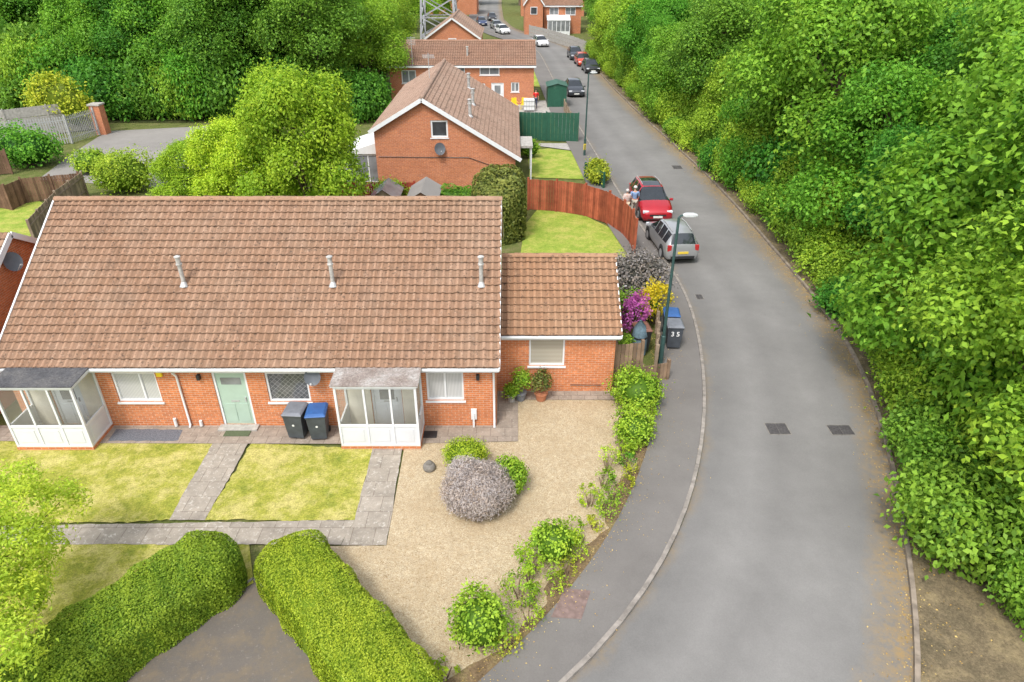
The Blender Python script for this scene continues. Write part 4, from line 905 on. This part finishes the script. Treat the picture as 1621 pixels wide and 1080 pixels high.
# ---------------------------------------------------------------- street lamps, pylon
def lamp(label,x,y,h,head,band=False):
    t=thing('street_lamp',label,'street lamp',(x,y,.1)); m=MB(); m.tube([(x,y,.08),(x,y,1.3),(x,y,1.32),(x,y,h)],[.085,.085,.06,.045],12); m.build('pole',M['lampgreen'],t,smooth=False)
    m=MB(); m.tube([(x,y,h-.02),(x+.06,y,h+.06),(x+.2,y,h+.08)],[.04,.035,.03],8); m.build('bracket',M['lampgreen'],t)
    m=MB()
    for (a,w,z0,z1) in ((.2,.06,h+.06,h+.11),(.35,.105,h+.05,h+.14),(.75,.12,h+.05,h+.14),(.95,.07,h+.06,h+.11)):
        for yy,zz_ in ((-w,z0),(w,z0),(w,z1-.02),(w*.6,z1),(-w*.6,z1),(-w,z1-.02)): m.pt((x+a*head,y+yy,zz_))
    for i in range(3):
        for k in range(6): m.f.append([i*6+k,i*6+(k+1)%6,(i+1)*6+(k+1)%6,(i+1)*6+k])
    m.f.append(list(range(6))[::-1]); m.f.append([18+k for k in range(6)]); l=m.build('lantern',M['lens'],t)
    m=MB(); m.box(x+.35*head,x+.75*head,y-.08,y+.08,h+.03,h+.048); m.build('lamp_glass',M['light'],l)
    m=MB(); m.obox(V(x,y,0),X1,NF,-.04,.04,.35,.9,.08,.09); m.build('access_door',M['lampgreen'],t)
    if band: m=MB(); m.tube([(x,y,.5),(x,y,.95)],.09,12); m.build('band',M['yellow'],t)
p=P(1045,577,.1); lamp('dark green street lamp beside the numbered bins',p.x,p.y,5.75,.62)
p=P(925,246,.1); lamp('dark green street lamp with yellow band by the green fence',p.x,p.y,5.75,.62,True)
t=thing('pylon','lattice steel pylon base rising behind the far trees','pylon',(-10.4,107.5,0)); hb=2.6
def leg(sx,sy,z): k=1-z/48; return V(-10.4+sx*hb*k,107.8+sy*hb*k,z)
PM=plain('pylon_steel',(.36,.37,.39),.6,.15,3)
for sx in (-1,1):
    for sy in (-1,1): MB().beam(leg(sx,sy,0),leg(sx,sy,34),.28,.28).build('leg',PM,t)
m=MB()
for i in range(14):
    z0,z1=i*2.4,(i+1)*2.4
    for (a,b) in (((-1,-1),(1,-1)),((1,-1),(1,1)),((1,1),(-1,1)),((-1,1),(-1,-1))):
        m.beam(leg(*a,z0),leg(*b,z1),.13,.13); m.beam(leg(*b,z0),leg(*a,z1),.13,.13); m.beam(leg(*a,z1),leg(*b,z1),.13,.13)
m.build('bracing',PM,t)
# ---------------------------------------------------------------- cars
def car(label,paintm,loc,rz,L=4.3,W=1.8,Hh=1.5,kind='hatch',group='cars parked along the road',glassroof=False):
    t=thing('parked_car',label,'car',(0,0,0),group); k=L/4.4; w=W/2; q=Hh/1.6
    st=[(2.2,.74,.32,.55,.58,.6),(2.12,.9,.2,.66,.72,.72),(1.7,.97,.19,.82,.91,.8),(1.15,1.0,.19,.93,1.02,.84),(.30,1.0,.19,.98,1.52,.66),(.22,1.0,.19,.98,1.54,.67),(-.42,1.0,.19,.99,1.6,.68),(-.50,1.0,.19,.99,1.6,.68),
        (-1.18,1.0,.19,1.0,1.57,.66),(-1.26,1.0,.19,1.0,1.56,.66),(-1.78,.98,.2,1.0,1.49,.62),(-2.08,.95,.24,.95,1.03,.74),(-2.17,.92,.28,.8,.86,.76),(-2.2,.82,.34,.55,.6,.66)]
    rings=[]
    for (y,hw,zb,zbel,zt,tw) in st:
        y*=k; hw*=w; tw*=w; zbel*=q; zt*=q
        half=[(0,zb),(hw*.88,zb),(hw*.985,zb+.14),(hw,(zb+zbel)*.55),(hw*.97,zbel),(tw,zt-.05*(zt-zbel)-.012),(tw*.82,zt),(0,zt+.015)]
        rings.append([(x,y,z) for x,z in half]+[(-x,y,z) for x,z in half[-2:0:-1]])
    n=len(rings[0]); b=MB(); gl={}
    for i in range(len(st)-1):
        for j in range(n):
            pts=[rings[i][j],rings[i][(j+1)%n],rings[i+1][(j+1)%n],rings[i+1][j]]; tgt=b
            jj=j if j<7 else 13-j
            if i==3 and jj in (5,6): tgt=gl.setdefault('windscreen',MB())
            elif i==10 and jj in (5,6): tgt=gl.setdefault('rear_window',MB())
            elif glassroof and jj==6 and i in (5,6,7,8): tgt=gl.setdefault('roof_window',MB())
            elif jj==4 and i in (3,5,7,9): tgt=gl.setdefault('side_window%d%d'%(i,j<7),MB())
            tgt.poly(pts)
    b.poly(rings[0][::-1]); b.poly(rings[-1])
    bo=b.build('body',paintm,t)
    bmm=bmesh.new(); bmm.from_mesh(bo.data); bmesh.ops.remove_doubles(bmm,verts=bmm.verts,dist=.0005); bmm.to_mesh(bo.data); bmm.free(); bo.data.polygons.foreach_set('use_smooth',[True]*len(bo.data.polygons))
    for kx,g in gl.items(): g.build('side_window' if kx.startswith('side') else kx,M['carglass'],t)
    for sx in (-1,1):
        for yy in (1.38*k,-1.32*k):
            m=MB(); m.tube([(sx*(w-.2),yy,.32),(sx*(w-.19),yy,.32),(sx*(w+.0),yy,.32),(sx*(w+.012),yy,.32)],[.28,.325,.325,.28],18); wh=m.build('wheel',M['rubber'],t)
            MB().tube([(sx*(w+.0),yy,.32),(sx*(w+.02),yy,.32)],.2,12).build('rim',M['alloy'],wh)
            MB().tube([(sx*(w-.22),yy,.36),(sx*(w+.004),yy,.36)],.385,18).build('wheel_arch',M['black'],t)
        m=MB(); m.obox(V(sx*w*.72,2.12*k,.66*q),X1,Y1,-.17,.17,-.07,.08,-.14,.025); m.build('headlight',M['light'],t,bevel=.03)
        m=MB(); m.obox(V(sx*w*.80,-2.16*k,.84*q),X1,Y1,-.1,.1,-.14,.16,-.02,.1); m.build('tail_light',M['tail'],t,bevel=.02)
        m=MB(); m.obox(V(sx*(w+.07),.95*k,.99*q),X1,Y1,-.1,.1,-.06,.07,-.05,.06); m.build('mirror',paintm,t,bevel=.03)
    m=MB(); m.obox(V(0,2.2*k,.5*q),X1,Y1,-.5*w,.5*w,-.05,.05,-.06,.01); m.build('grille',M['black'],t)
    m=MB(); m.obox(V(0,2.18*k,.33),X1,Y1,-.6*w,.6*w,-.06,.05,-.04,.02); m.build('front_intake',M['black'],t)
    m=MB(); m.obox(V(0,2.21*k,.42*q),X1,Y1,-.26,.26,-.055,.055,0,.02); m.build('number_plate',M['plate_w'],t)
    m=MB(); m.obox(V(0,-2.2*k,.62*q),X1,Y1,-.26,.26,-.055,.055,-.025,.02); m.build('number_plate',M['plate_y'],t)
    m=MB(); m.obox(V(0,-2.2*k,.36),X1,Y1,-.7*w,.7*w,-.06,.07,-.012,.05); m.build('bumper_trim',M['black'],t)
    if kind=='mpv':
        for sx in (-1,1):
            m=MB(); m.tube([(sx*w*.58,.1*k,1.6*q),(sx*w*.58,-.6*k,1.65*q),(sx*w*.56,-1.6*k,1.58*q)],.018,6); m.build('roof_rail',M['metal'],t)
    t.location=loc; t.rotation_euler=(0,0,rz); return t
car('red people carrier parked facing the camera beside the walking couple',PAINT['red'],(8.0,38.4,.012),R(180+2),4.45,1.83,1.64,'mpv',glassroof=True)
car('silver estate car parked nearest the purple bush',PAINT['silver'],(8.05,32.6,.05),R(5),4.1,1.68,1.55,'mpv')
car('dark grey car parked by the low railing on the left',PAINT['dark'],(6.5,75,.012),R(181+2),4.1,1.75,1.5)
car('black car nearest of three parked under the trees on the right',PAINT['black'],(9.7,90,.012),R(184),4.2,1.78,1.5)
car('orange red car in the middle of three parked on the right',PAINT['orange'],(9.2,95.6,.012),R(184),4.0,1.75,1.5)
car('dark car farthest of three parked on the right',PAINT['dark'],(8.7,101.4,.012),R(184),4.3,1.78,1.55)
car('white car at the left kerb of the far bend',PAINT['white'],(4.4,115.5,.012),R(195),4.2,1.78,1.5)
car('white car parked beyond the far bend',PAINT['white'],(-1.7,133,.012),R(200),4.2,1.78,1.5)
car('silver car second along beyond the far bend',PAINT['silver'],(-2.9,141,.012),R(196),4.2,1.78,1.5)
car('dark car at the left beyond the far bend',PAINT['blue'],(-6.0,148,.012),R(190),4.2,1.78,1.5)
car('black car farthest along the road',PAINT['black'],(-4.2,158,.012),R(186),4.2,1.78,1.5)
# ---------------------------------------------------------------- people
def skin_mesh(name,nodes,edges,mat,parent,sub=2):
    keys=list(nodes); me=bpy.data.meshes.new(name); me.from_pydata([nodes[k][0] for k in keys],[(keys.index(a),keys.index(b)) for a,b in edges],[])
    o=bpy.data.objects.new(name,me); C.objects.link(o); o.modifiers.new('s','SKIN'); sm=o.modifiers.new('u','SUBSURF'); sm.levels=sub; sm.render_levels=sub
    for i,k in enumerate(keys):
        r=nodes[k][1]; r=r if isinstance(r,tuple) else (r,r); d=me.skin_vertices[0].data[i]; d.radius=r; d.use_root=(i==0)
    bpy.context.view_layer.update(); e=o.evaluated_get(bpy.context.evaluated_depsgraph_get()); nm=bpy.data.meshes.new_from_object(e)
    bpy.data.objects.remove(o); nm.materials.clear(); nm.materials.append(mat); nm.polygons.foreach_set('use_smooth',[True]*len(nm.polygons))
    ob=bpy.data.objects.new(name,nm); C.objects.link(ob); ob.parent=parent; WORLD[ob.name]=WORLD[parent.name]; return ob
def person(label,loc,rz,top,bottom,hair,stride=.16,female=False,h=1.7,arm=.1,group=None):
    t=thing('person',label,'person',(0,0,0),group); s=h/1.72; N={};E=[]
    sh=.175 if female else .195
    def a(k,x,y,z,r,p=None):
        N[k]=((x*s,y*s,z*s),r if isinstance(r,tuple) else r*s)
        if p: E.append((p,k))
    a('pel',0,0,.93,(.14,.1)); a('wa',0,.01,1.08,(.125,.09),'pel'); a('ch',0,0,1.28,(.155,.105),'wa'); a('nk0',0,0,1.42,(.07,.06),'ch'); a('nk',0,.01,1.5,.05,'nk0')
    a('hd0',0,.02,1.56,.068,'nk'); a('hd',0,.025,1.63,.082,'hd0'); a('hd1',0,.02,1.69,.062,'hd'); a('nose',0,.125,1.61,.012,'hd'); a('earL',.085,.015,1.61,.014,'hd'); a('earR',-.085,.015,1.61,.014,'hd'); a('chin',0,.075,1.535,.03,'hd0')
    for q,sx in (('L',1),('R',-1)):
        f=sx*arm*1.2; st=sx*stride
        a('sh'+q,sx*sh,0,1.39,.058,'ch'); a('el'+q,sx*(sh+.05),f*.5-.02,1.12,.042,'sh'+q); a('wr'+q,sx*(sh+.05),f+.06,.88,.027,'el'+q); a('pa'+q,sx*(sh+.045),f+.08,.81,(.034,.018),'wr'+q)
        for i,(dx,dl) in enumerate(((-.026,.07),(-.009,.085),(.009,.08),(.026,.062))):
            a('f%d'%i+q,sx*(sh+.045)+.004,f+.085+dx,.765,.0095,'pa'+q); a('g%d'%i+q,sx*(sh+.03),f+.09+dx,.765-dl*.75,.0075,'f%d'%i+q)
        a('th'+q,sx*(sh+.03),f+.125,.80,.0105,'pa'+q); a('ti'+q,sx*(sh+.02),f+.135,.765,.008,'th'+q)
        a('hp'+q,sx*.09,0,.88,.092,'pel'); a('kn'+q,sx*.095,-st*.45+.05,.5,.058,'hp'+q); a('an'+q,sx*.095,-st-.03,.1,.038,'kn'+q); a('ft'+q,sx*.1,-st+.09,.04,.035,'an'+q); a('to'+q,sx*.1,-st+.16,.03,.026,'ft'+q)
    skin_mesh('body',N,E,M['skin'],t,1)
    def sub(keys,gr,ex={}):
        d={}
        for k in keys:
            p,r=N[k]; r=r if isinstance(r,tuple) else (r,r); d[k]=(ex.get(k,p),(r[0]+gr,r[1]+gr))
        return d,[e for e in E if e[0] in d and e[1] in d]
    d,e=sub(['pel','wa','ch','shL','elL','shR','elR','nk0'],.016); skin_mesh('top',d,e,top,t,1)
    d,e=sub(['pel','hpL','knL','anL','hpR','knR','anR'],.014); skin_mesh('trousers',d,e,bottom,t,1)
    for q in 'LR':
        d,e=sub(['ft'+q,'to'+q,'an'+q],.008); skin_mesh('shoe',d,e,M['black'],t,1)
    m=MB(); m.ell((0,.0,1.655*s),(.105*s,.115*s,.105*s),14,8,-8 if not female else -45,90); m.build('hair',hair,t,smooth=True)
    for sx in (-1,1):
        m=MB(); m.ell((sx*.034*s,.1*s,1.64*s),(.012,.008,.009),8,5); m.build('eye',M['black'],t)
    m=MB(); m.ell((0,.103*s,1.565*s),(.025,.008,.008),8,5); m.build('mouth',cloth('lip',(.4,.13,.12)),t)
    t.location=loc; t.rotation_euler=(0,0,rz); return t
p=P(990,344,.1); person('person in a pale pink top and beige trousers walking by the red car',(p.x,p.y,.1),R(5),cloth('pale_pink_cloth',(.55,.42,.38)),cloth('beige_cloth',(.45,.38,.28)),M['hair_grey'],.16,True,1.62)
p=P(1002,342,.1); person('person in a blue shirt and pale trousers walking beside the red car',(p.x,p.y,.1),R(0),cloth('blue_cloth',(.2,.3,.48)),cloth('stone_cloth',(.4,.36,.3)),M['hair_grey'],-.16,False,1.74)
p=P(848,172); person('person in a red jacket standing on the far patio',(p.x,p.y,.04),R(170),cloth('red_cloth',(.6,.03,.03)),cloth('navy_cloth',(.05,.06,.1)),M['hair_dark'],.05,False,1.72)
def chair(label,x,y,rz):
    t=thing('garden_chair',label,'chair',(0,0,0),'yellow garden chairs on the far patio')
    MB().box(-.26,.26,-.25,.25,.42,.47).build('seat',M['yellow'],t,bevel=.015)
    MB().obox(V(0,.25,.47),X1,Y1,-.26,.26,0,.55,-.02,.03).build('backrest',M['yellow'],t,bevel=.015)
    for sx in (-1,1):
        for sy in (-1,1): MB().tube([(sx*.24,sy*.23,0),(sx*.22,sy*.21,.42)],.022,6).build('leg',M['yellow'],t)
        MB().box(sx*.26-.03,sx*.26+.03,-.22,.25,.64,.67).build('armrest',M['yellow'],t)
    t.location=(x,y,.04); t.rotation_euler=(0,0,rz)
p=P(815,174); chair('yellow garden chair on the left of the far pair',p.x,p.y,R(20)); p=P(829,174); chair('yellow garden chair on the right of the far pair',p.x,p.y,R(-15))
t=thing('water_tank','white caged water tank beside the yellow chairs','tank',(1.6,66.5,.04)); MB().box(1.1,2.1,66,67,.15,1.1).build('tank',M['white'],t,bevel=.05)
m=MB()
for k in range(5):
    m.beam((1.1+k*.25,65.98,.05),(1.1+k*.25,65.98,1.12),.03,.03)
for z in (.2,.6,1.05): m.beam((1.08,65.95,z),(2.12,65.95,z),.03,.03)
m.build('cage',M['metal'],t)
# ---------------------------------------------------------------- vegetation
hedge('clipped_hedge','clipped green hedge on the left of the asphalt drive',[P(a,b,1.05)[:2] for a,b in [(312,882),(245,925),(160,980),(80,1040),(-10,1115)]],1.85,1.2,M['leaf_hedge2'],42000,.056,.42,.035)
hedge('clipped_hedge','clipped yellow green hedge between the drive and gravel',[P(a,b,1.15)[:2] for a,b in [(462,872),(510,930),(570,1005),(625,1075),(675,1150)]],1.7,1.2,M['leaf_hedge'],48000,.046,.42,.035)
hedge('conifer_hedge','tall dark conifer hedge at the end of the back lawn',[(-.7,34.3),(-.5,36.0)],2.5,3.3,M['leaf_con'],10000,.16,.35,.1)
hedge('garden_hedge','low green hedge left of the tall conifers',[(-3.6,36.5),(-1.9,36.6)],1.0,2.0,M['leaf_dark'],3000,.13,.45,.08)
p=P(738,738); bush('box_bush','low rounded green bush behind the grey mauve one','bush',(p.x,p.y,G),.76,.55,.85,M['leaf_hedge'],5500,.05,lob=2,cr=.1)
p=P(755,838); bush('lavender_bush','large grey mauve domed bush on the gravel','bush',(p.x,p.y+.8,G),1.12,1.0,1.25,M['leaf_grey'],22000,.10,lob=2,aspect=.2,jit=.5,cr=.09,ct=.2)
p=P(803,788); bush('green_bush','bright green bush tucked right of the grey mauve one','bush',(p.x+.02,p.y+.3,G),.55,.66,1.0,M['leaf_shrub'],3200,.08,lob=3)
def sparse(label,px,py,r,h,mat,n=420,leaf=.1,core=False):
    p=P(px,py,G); return bush('border_shrub',label,'shrub',(p.x,p.y,G),r,r,h,mat,n,leaf,'shrubs along the pavement edge',4,core,jit=.6,cr=r*.18)
sparse('largest leafy shrub beside the timber gate',1008,643,.86,1.25,M['leaf_shrub'],2600,.10,True)
sparse('round leafy shrub just below the one by the gate',1002,697,.7,1.0,M['leaf_shrub'],1700,.09,True)
sparse('pale green shrub midway along the pavement edge',876,882,.6,1.05,M['leaf_shrub'],1300,.09,True)
sparse('bright shrub nearest the bottom of the gravel',760,1010,.7,1.15,M['leaf_shrub'],1700,.09,True)
for i,(px,py,r,h,l) in enumerate([(962,745,.42,.8,'straggly plant beside the gravel below the two leafy shrubs'),(934,800,.36,.7,'thin straggly plant halfway down the border'),(955,770,.36,.55,'low sprouting plant in the middle of the border'),(845,900,.48,.7,'twiggy plant left of the midway pale shrub'),(822,945,.5,.65,'low spreading plant above the bottom shrub'),(838,920,.36,.6,'small yellow green plant by the midway shrub'),(985,715,.42,.7,'small plant under the round leafy shrub'),(905,850,.35,.5,'small leafy plant right of the midway pale shrub')]):
    sparse(l,px,py,r,h,M['leaf_bright'] if i%2 else M['leaf_shrub'],300,.08)
y=9.6
while y<18.8:
    r=random.uniform(.22,.42); x=iL(y)-random.uniform(.12,.6)
    bush('bed_plant','small straggly plant in the soil bed along the pavement','plant',(x,y,G),r,r,random.uniform(.3,.75),M[random.choice(['leaf_shrub','leaf_bright','leaf_mid','leaf_ivy'])],random.choice([90,140,200]),.07,'straggly plants in the soil bed',4,False,jit=.8,cr=r*.25); y+=random.uniform(.3,.55)
p=P(705,1075); bush('border_shrub','small plant at the near end of the clipped hedge','shrub',(p.x,p.y,G),.4,.4,.5,M['leaf_bright'],260,.09,None,3,False)
bush('purple_bush','big dusky purple bush beside the silver car','bush',(5.15,26.4,.06),1.45,1.5,2.3,M['leaf_purple'],5000,.12,lob=6)
bush('rhododendron','magenta flowering bush behind the bins','bush',(4.75,23.7,.06),.62,.55,1.75,M['leaf_pink'],1500,.10,lob=7,jit=.8,core=False,shell=(.6,1.1),cr=.1)
bush('golden_bush','golden yellow bush right of the magenta flowers','bush',(5.75,24.6,.06),.68,.8,1.95,M['leaf_yellow'],1700,.11,lob=7,jit=.8,core=False,shell=(.5,1.1),cr=.12)
bush('green_bush','leafy green bush tangled behind the magenta and golden bushes','bush',(5.15,24.9,.06),.9,.6,1.35,M['leaf_shrub'],1300,.11,lob=5,shell=(.6,1.1))
bush('green_bush','dark green bush between extension and magenta flowers','bush',(4.1,24.6,.06),.6,.8,1.5,M['leaf_dark'],1300,.12,lob=4)
bush('green_bush','low green bush just behind the timber gate','bush',(4.05,21.6,.06),.5,.7,1.1,M['leaf_mid'],1000,.11,lob=4)
p=P(945,290); bush('golden_bush','yellow green bush at the bend of the red fence','bush',(p.x,p.y,.06),.8,1.4,1.3,M['leaf_ivy'],1500,.16,lob=4)
p=P(838,250); bush('green_bush','small bush by the gabled house entrance','bush',(p.x,p.y,.06),.9,.8,1.3,M['leaf_shrub'],700,.16,lob=3)
p=P(640,300); bush('garden_shrub','loose green shrub in front of the sheds','shrub',(p.x,p.y-5,.06),1.1,.9,2.0,M['leaf_shrub'],1500,.15,lob=5)
p=P(50,262); bush('garden_shrub','broad green shrub in front of the palisade fence','shrub',(p.x,p.y,.06),2.6,1.8,2.4,M['leaf_mid'],2600,.22,lob=6)
p=P(115,205); bush('climbing_plant','lime green climbing plant over the pale wall','plant',(p.x,p.y-.6,.06),2.9,1.0,4.3,M['leaf_ivy'],2600,.26,lob=6)
# fallen leaves
nl=4000; yy=rng.uniform(6,60,size=nl); off=rng.exponential(.28,size=nl); side=rng.random(nl)<.6
xx=np.array([kR(v) for v in yy])+np.where(side,-off,np.abs(off)*2.2+.14); zz_=np.where(side,.02,.095)
pp=np.stack([xx,yy,zz_],1); nn=np.tile([0,0,1.0],(nl,1))+rng.normal(size=(nl,3))*.25
lo=leaves('fallen_leaves',pp,nn,rng.uniform(.025,.07,size=nl),rng.random((nl,2)),M['leaf_fallen']); lo['kind']='stuff'; lo['label']='yellow brown fallen leaves along the right kerb'; lo['category']='leaves'
nl=1300; yy=rng.uniform(8.5,24,size=nl); off=rng.exponential(.4,size=nl)
pp=np.stack([np.array([iL(v) for v in yy])+off-.35,yy,np.full(nl,.115)],1); lo=leaves('pavement_leaves',pp,np.tile([0,0,1.0],(nl,1))+rng.normal(size=(nl,3))*.25,rng.uniform(.02,.045,size=nl),rng.random((nl,2)),M['leaf_fallen']); lo['kind']='stuff'; lo['label']='small fallen leaves along the garden side of the pavement'; lo['category']='leaves'
# tree prototypes
TA=tree_proto('broadleaf_tree',10,3.8,3,M['leaf_mid'],640,54,.19,.40,nl=11)
TB=tree_proto('broadleaf_tree',10.5,3.5,8,M['leaf_dark'],620,54,.18,.41,nl=10)
TC=tree_proto('broadleaf_tree',9.5,3.9,14,M['leaf_mid'],680,54,.195,.38,low=.1,nl=12)
protos=[TA,TB,TC]; used=[False]*3
def tr(i,x,y,sc,label,group,sz=None):
    o=place(protos[i],not used[i],(x,y,0),random.uniform(0,6.28),sc,label,group,'tree',sz); used[i]=True; return o
random.seed(21)
y=14.0; i=0
while y<108:
    sc=random.choice([.8,.95,1.1,1.3])*random.uniform(.95,1.06)
    tr([0,2,1,2,0][i%5],kR(y)+3.3*sc+random.uniform(-.4,1.4),y,sc,'leafy tree in the front row of the wood along the right kerb','front row of the right hand wood'); y+=random.uniform(5.0,6.2)*sc+y*.012; i+=1
y=16.0
while y<118:
    tr(random.choice([0,1,2]),kR(y)+9.2+random.uniform(-.8,1),y,random.uniform(1.0,1.35),'tall tree behind the front row of the right hand wood','second row of the right hand wood'); y+=random.uniform(5,6.6)
y=22.0
while y<130:
    tr(random.choice([0,1,1,2]),kR(y)+15+random.uniform(-1.5,2),y,random.uniform(1.05,1.35),'tree deep inside the right hand wood','deep trees of the right hand wood'); y+=random.uniform(5.5,7.5)
for k in range(12):
    y=35+k*9; tr(random.choice([0,1,2]),kR(y)+22+random.uniform(-2,4)+k*.8,y,random.uniform(1.2,1.4),'tree at the back of the right hand wood','back trees of the right hand wood')
def shrub_proto(seed,mat,leaf):
    random.seed(seed); root=thing('edge_shrub','x','shrub')
    lobes=[((0,0,.75),(1.1,1.1,.85))]+[((math.cos(a)*.75,math.sin(a)*.75,random.uniform(.6,1.3)),(.6,.6,.55)) for a in np.arange(0,6.2,1.05)]
    p,n,s,t=crown_pts(lobes,230,28,.24,leaf,(.75,1.02),.02,-.8); leaves('foliage',p,n,s,t,mat,root,.6,ell_core((0,0,.7),(.8,.8,.6)))
    m=MB()
    m.tube([(0,0,-.05),(.1,.05,.5),(.3,.2,1.1)],[.05,.04,.015],5)
    m.build('stem',M['bark'],root); return root
SP=[shrub_proto(5,M['leaf_mid'],.125),shrub_proto(9,M['leaf_shrub'],.12),shrub_proto(12,M['leaf_dark'],.14)]; su=[False]*3
def shr(k,x,y,s,lab,grp,sz):
    place(SP[k],not su[k],(x,y,.05),random.uniform(0,6),s,lab,grp,'shrub',sz); su[k]=True
random.seed(33); y=10.4
while y<104:
    k=random.choice([0,0,1,1,2]); s=random.uniform(.75,1.25)
    shr(k,kR(y)+1.4+random.uniform(-.25,.45)+max(0,12.5-y)*.75,y,s,'leafy shrub overhanging the right kerb at the foot of the wood','shrubs at the wood edge',s*random.uniform(.75,1.4)); y+=random.uniform(1.3,2.0)+y*.012
y=11.2
while y<90:
    k=random.choice([0,0,1,2]); s=random.uniform(1.2,1.8)
    shr(k,kR(y)+3.0+random.uniform(-.3,.6)+max(0,13-y)*.5,y,s,'taller undergrowth shrub behind the kerbside shrubs of the wood','undergrowth inside the wood',s*random.uniform(1.0,1.6)); y+=random.uniform(2.2,3.0)+y*.01
# left woods
random.seed(44)
LB=tree_proto('broadleaf_tree',10,3.3,31,M['leaf_bright'],900,48,.2,.34,low=.05,nl=16,main=.78)
place(LB,True,(-10.3,33.3,0),.4,.80,'tallest bright yellow green tree right behind the terrace roof','','tree',.92)
place(LB,False,(-14.2,34.8,0),4.0,.58,'mid height bright tree left of the tallest one behind the roof','','tree',.64)
place(LB,False,(-17.2,36.4,0),2.4,.58,'lower bright tree at the left of the group behind the roof','','tree',.48)
p=P(222,292); bush('garden_shrub','broad pale green shrub left of the bright trees','shrub',(p.x,p.y-1.5,.03),2.0,1.6,2.3,M['leaf_rowan'],3200,.17,lob=6)
p=P(160,268); bush('garden_shrub','loose green shrub beside the grey lane','shrub',(p.x,p.y-1,.03),1.3,1.1,1.5,M['leaf_shrub'],1500,.17,lob=5)
lefts=[(510,185,1.3,1),(440,172,1.35,1),(590,168,.9,0),(372,180,1.25,1),(310,172,1.25,0),(250,172,1.2,1),(200,166,1.2,0),(470,130,1.6,2),(400,128,1.6,1),(330,128,1.6,0),(260,128,1.6,1),(190,135,1.4,2),(130,132,1.45,1),(70,130,1.4,2),(10,135,1.4,1),(-50,140,1.4,2),(560,110,1.5,0),(612,118,.95,0),(535,150,1.3,2)]
for (px,py,sc,k) in lefts:
    p=P(px,py); tr(k,p.x,p.y,sc,'big leafy tree in the wood at the upper left beyond the lane','trees of the upper left wood')
for px in range(-80,590,31):
    p=P(px+random.uniform(-8,8),random.uniform(180,190) if px>180 else random.uniform(172,182)); s=random.uniform(1.7,2.4)
    shr(random.choice([0,2,2]),p.x,p.y,s,'undergrowth shrub along the front of the upper left wood','undergrowth of the upper left wood',s*random.uniform(1.0,1.6))
for px in range(-60,600,52):
    p=P(px+random.uniform(-8,8),random.uniform(160,170)); s=random.uniform(2.2,3.0)
    shr(random.choice([0,2,2]),p.x,p.y,s,'taller shrub deeper inside the upper left wood','deeper shrubs of the upper left wood',s*random.uniform(1.3,1.8))
for k in range(13):
    x=-95+k*5.8; tr(random.choice([0,1,2]),x,random.uniform(105,122),random.uniform(1.3,1.6),'tree in the hindmost row of the upper left wood','hindmost trees of the upper left wood')
for (x,y,s) in [(-20.5,112,1.2),(-16,138,1.2),(-18,150,1.3),(-12,160,1.1),(14.5,116,1.1),(18,126,1.2),(22,140,1.3),(16,150,1.2),(30,150,1.4),(-30,170,1.4),(-24,195,1.5),(-10,205,1.4),(2,200,1.3),(12,205,1.4),(24,190,1.5),(38,180,1.5),(20,168,1.1)]:
    tr(random.choice([0,1,2]),x,y,s,'far tree among the distant houses','far trees among the distant houses')
# foreground rowan
r=thing('rowan_tree','light green feathery tree cropped by the lower left edge','tree',(-11.6,9.2,0)); m=MB()
m.tube([(-11.6,9.2,-.1),(-11.55,9.25,1.3),(-11.4,9.3,2.6)],[.1,.08,.04],8); lob=[]
for (px,py,z,q) in [(40,800,2.5,.85),(95,795,2.0,.55),(15,870,2.3,.85),(10,950,2.2,.75),(60,860,1.8,.6),(0,1030,2.2,.75),(-60,850,2.8,.9),(-70,960,2.6,.9),(50,915,1.5,.45),(25,760,2.6,.6)]:
    c=P(px,py,z); lob.append((tuple(c),(q,q,q*.75))); m.tube([(-11.5,9.25,1.2),tuple((Vector((-11.5,9.25,1.2))+c)/2+V(0,0,.2)),tuple(c)],[.04,.025,.01],5)
m.build('trunk',M['bark'],r,smooth=True)
p,n,s,t=crown_pts(lob,520,36,.16,.10,(.4,1.05),None,-.7,.7,.4); leaves('crown',p,n,s,t,M['leaf_rowan'],r,.42)
# ---------------------------------------------------------------- light, camera
w=bpy.data.worlds.new('World'); S.world=w; w.use_nodes=True; nt=w.node_tree; bg=nt.nodes['Background']
sk=nt.nodes.new('ShaderNodeTexSky'); sk.sky_type='NISHITA'; sk.sun_disc=False; sk.sun_elevation=R(58); sk.sun_rotation=R(205); sk.dust_density=3; sk.air_density=1.2
hs=nt.nodes.new('ShaderNodeHueSaturation'); hs.inputs['Saturation'].default_value=.35; hs.inputs['Value'].default_value=2.1; nt.links.new(sk.outputs[0],hs.inputs['Color']); nt.links.new(hs.outputs[0],bg.inputs[0]); bg.inputs[1].default_value=.15
sd=bpy.data.lights.new('Sun','SUN'); sd.energy=2.35; sd.angle=R(10); sd.color=(1,.96,.9); so=bpy.data.objects.new('Sun',sd); C.objects.link(so); so.rotation_euler=(R(34),0,R(-25)); so.location=(0,0,40)
cd=bpy.data.cameras.new('Camera'); cd.lens=24; cd.sensor_width=36; cd.clip_end=3000; co=bpy.data.objects.new('Camera',cd); C.objects.link(co); co.location=(0,0,H); co.rotation_euler=(R(60),0,0); S.camera=co
S.view_settings.view_transform='Standard'; S.view_settings.look='None'; S.view_settings.exposure=0
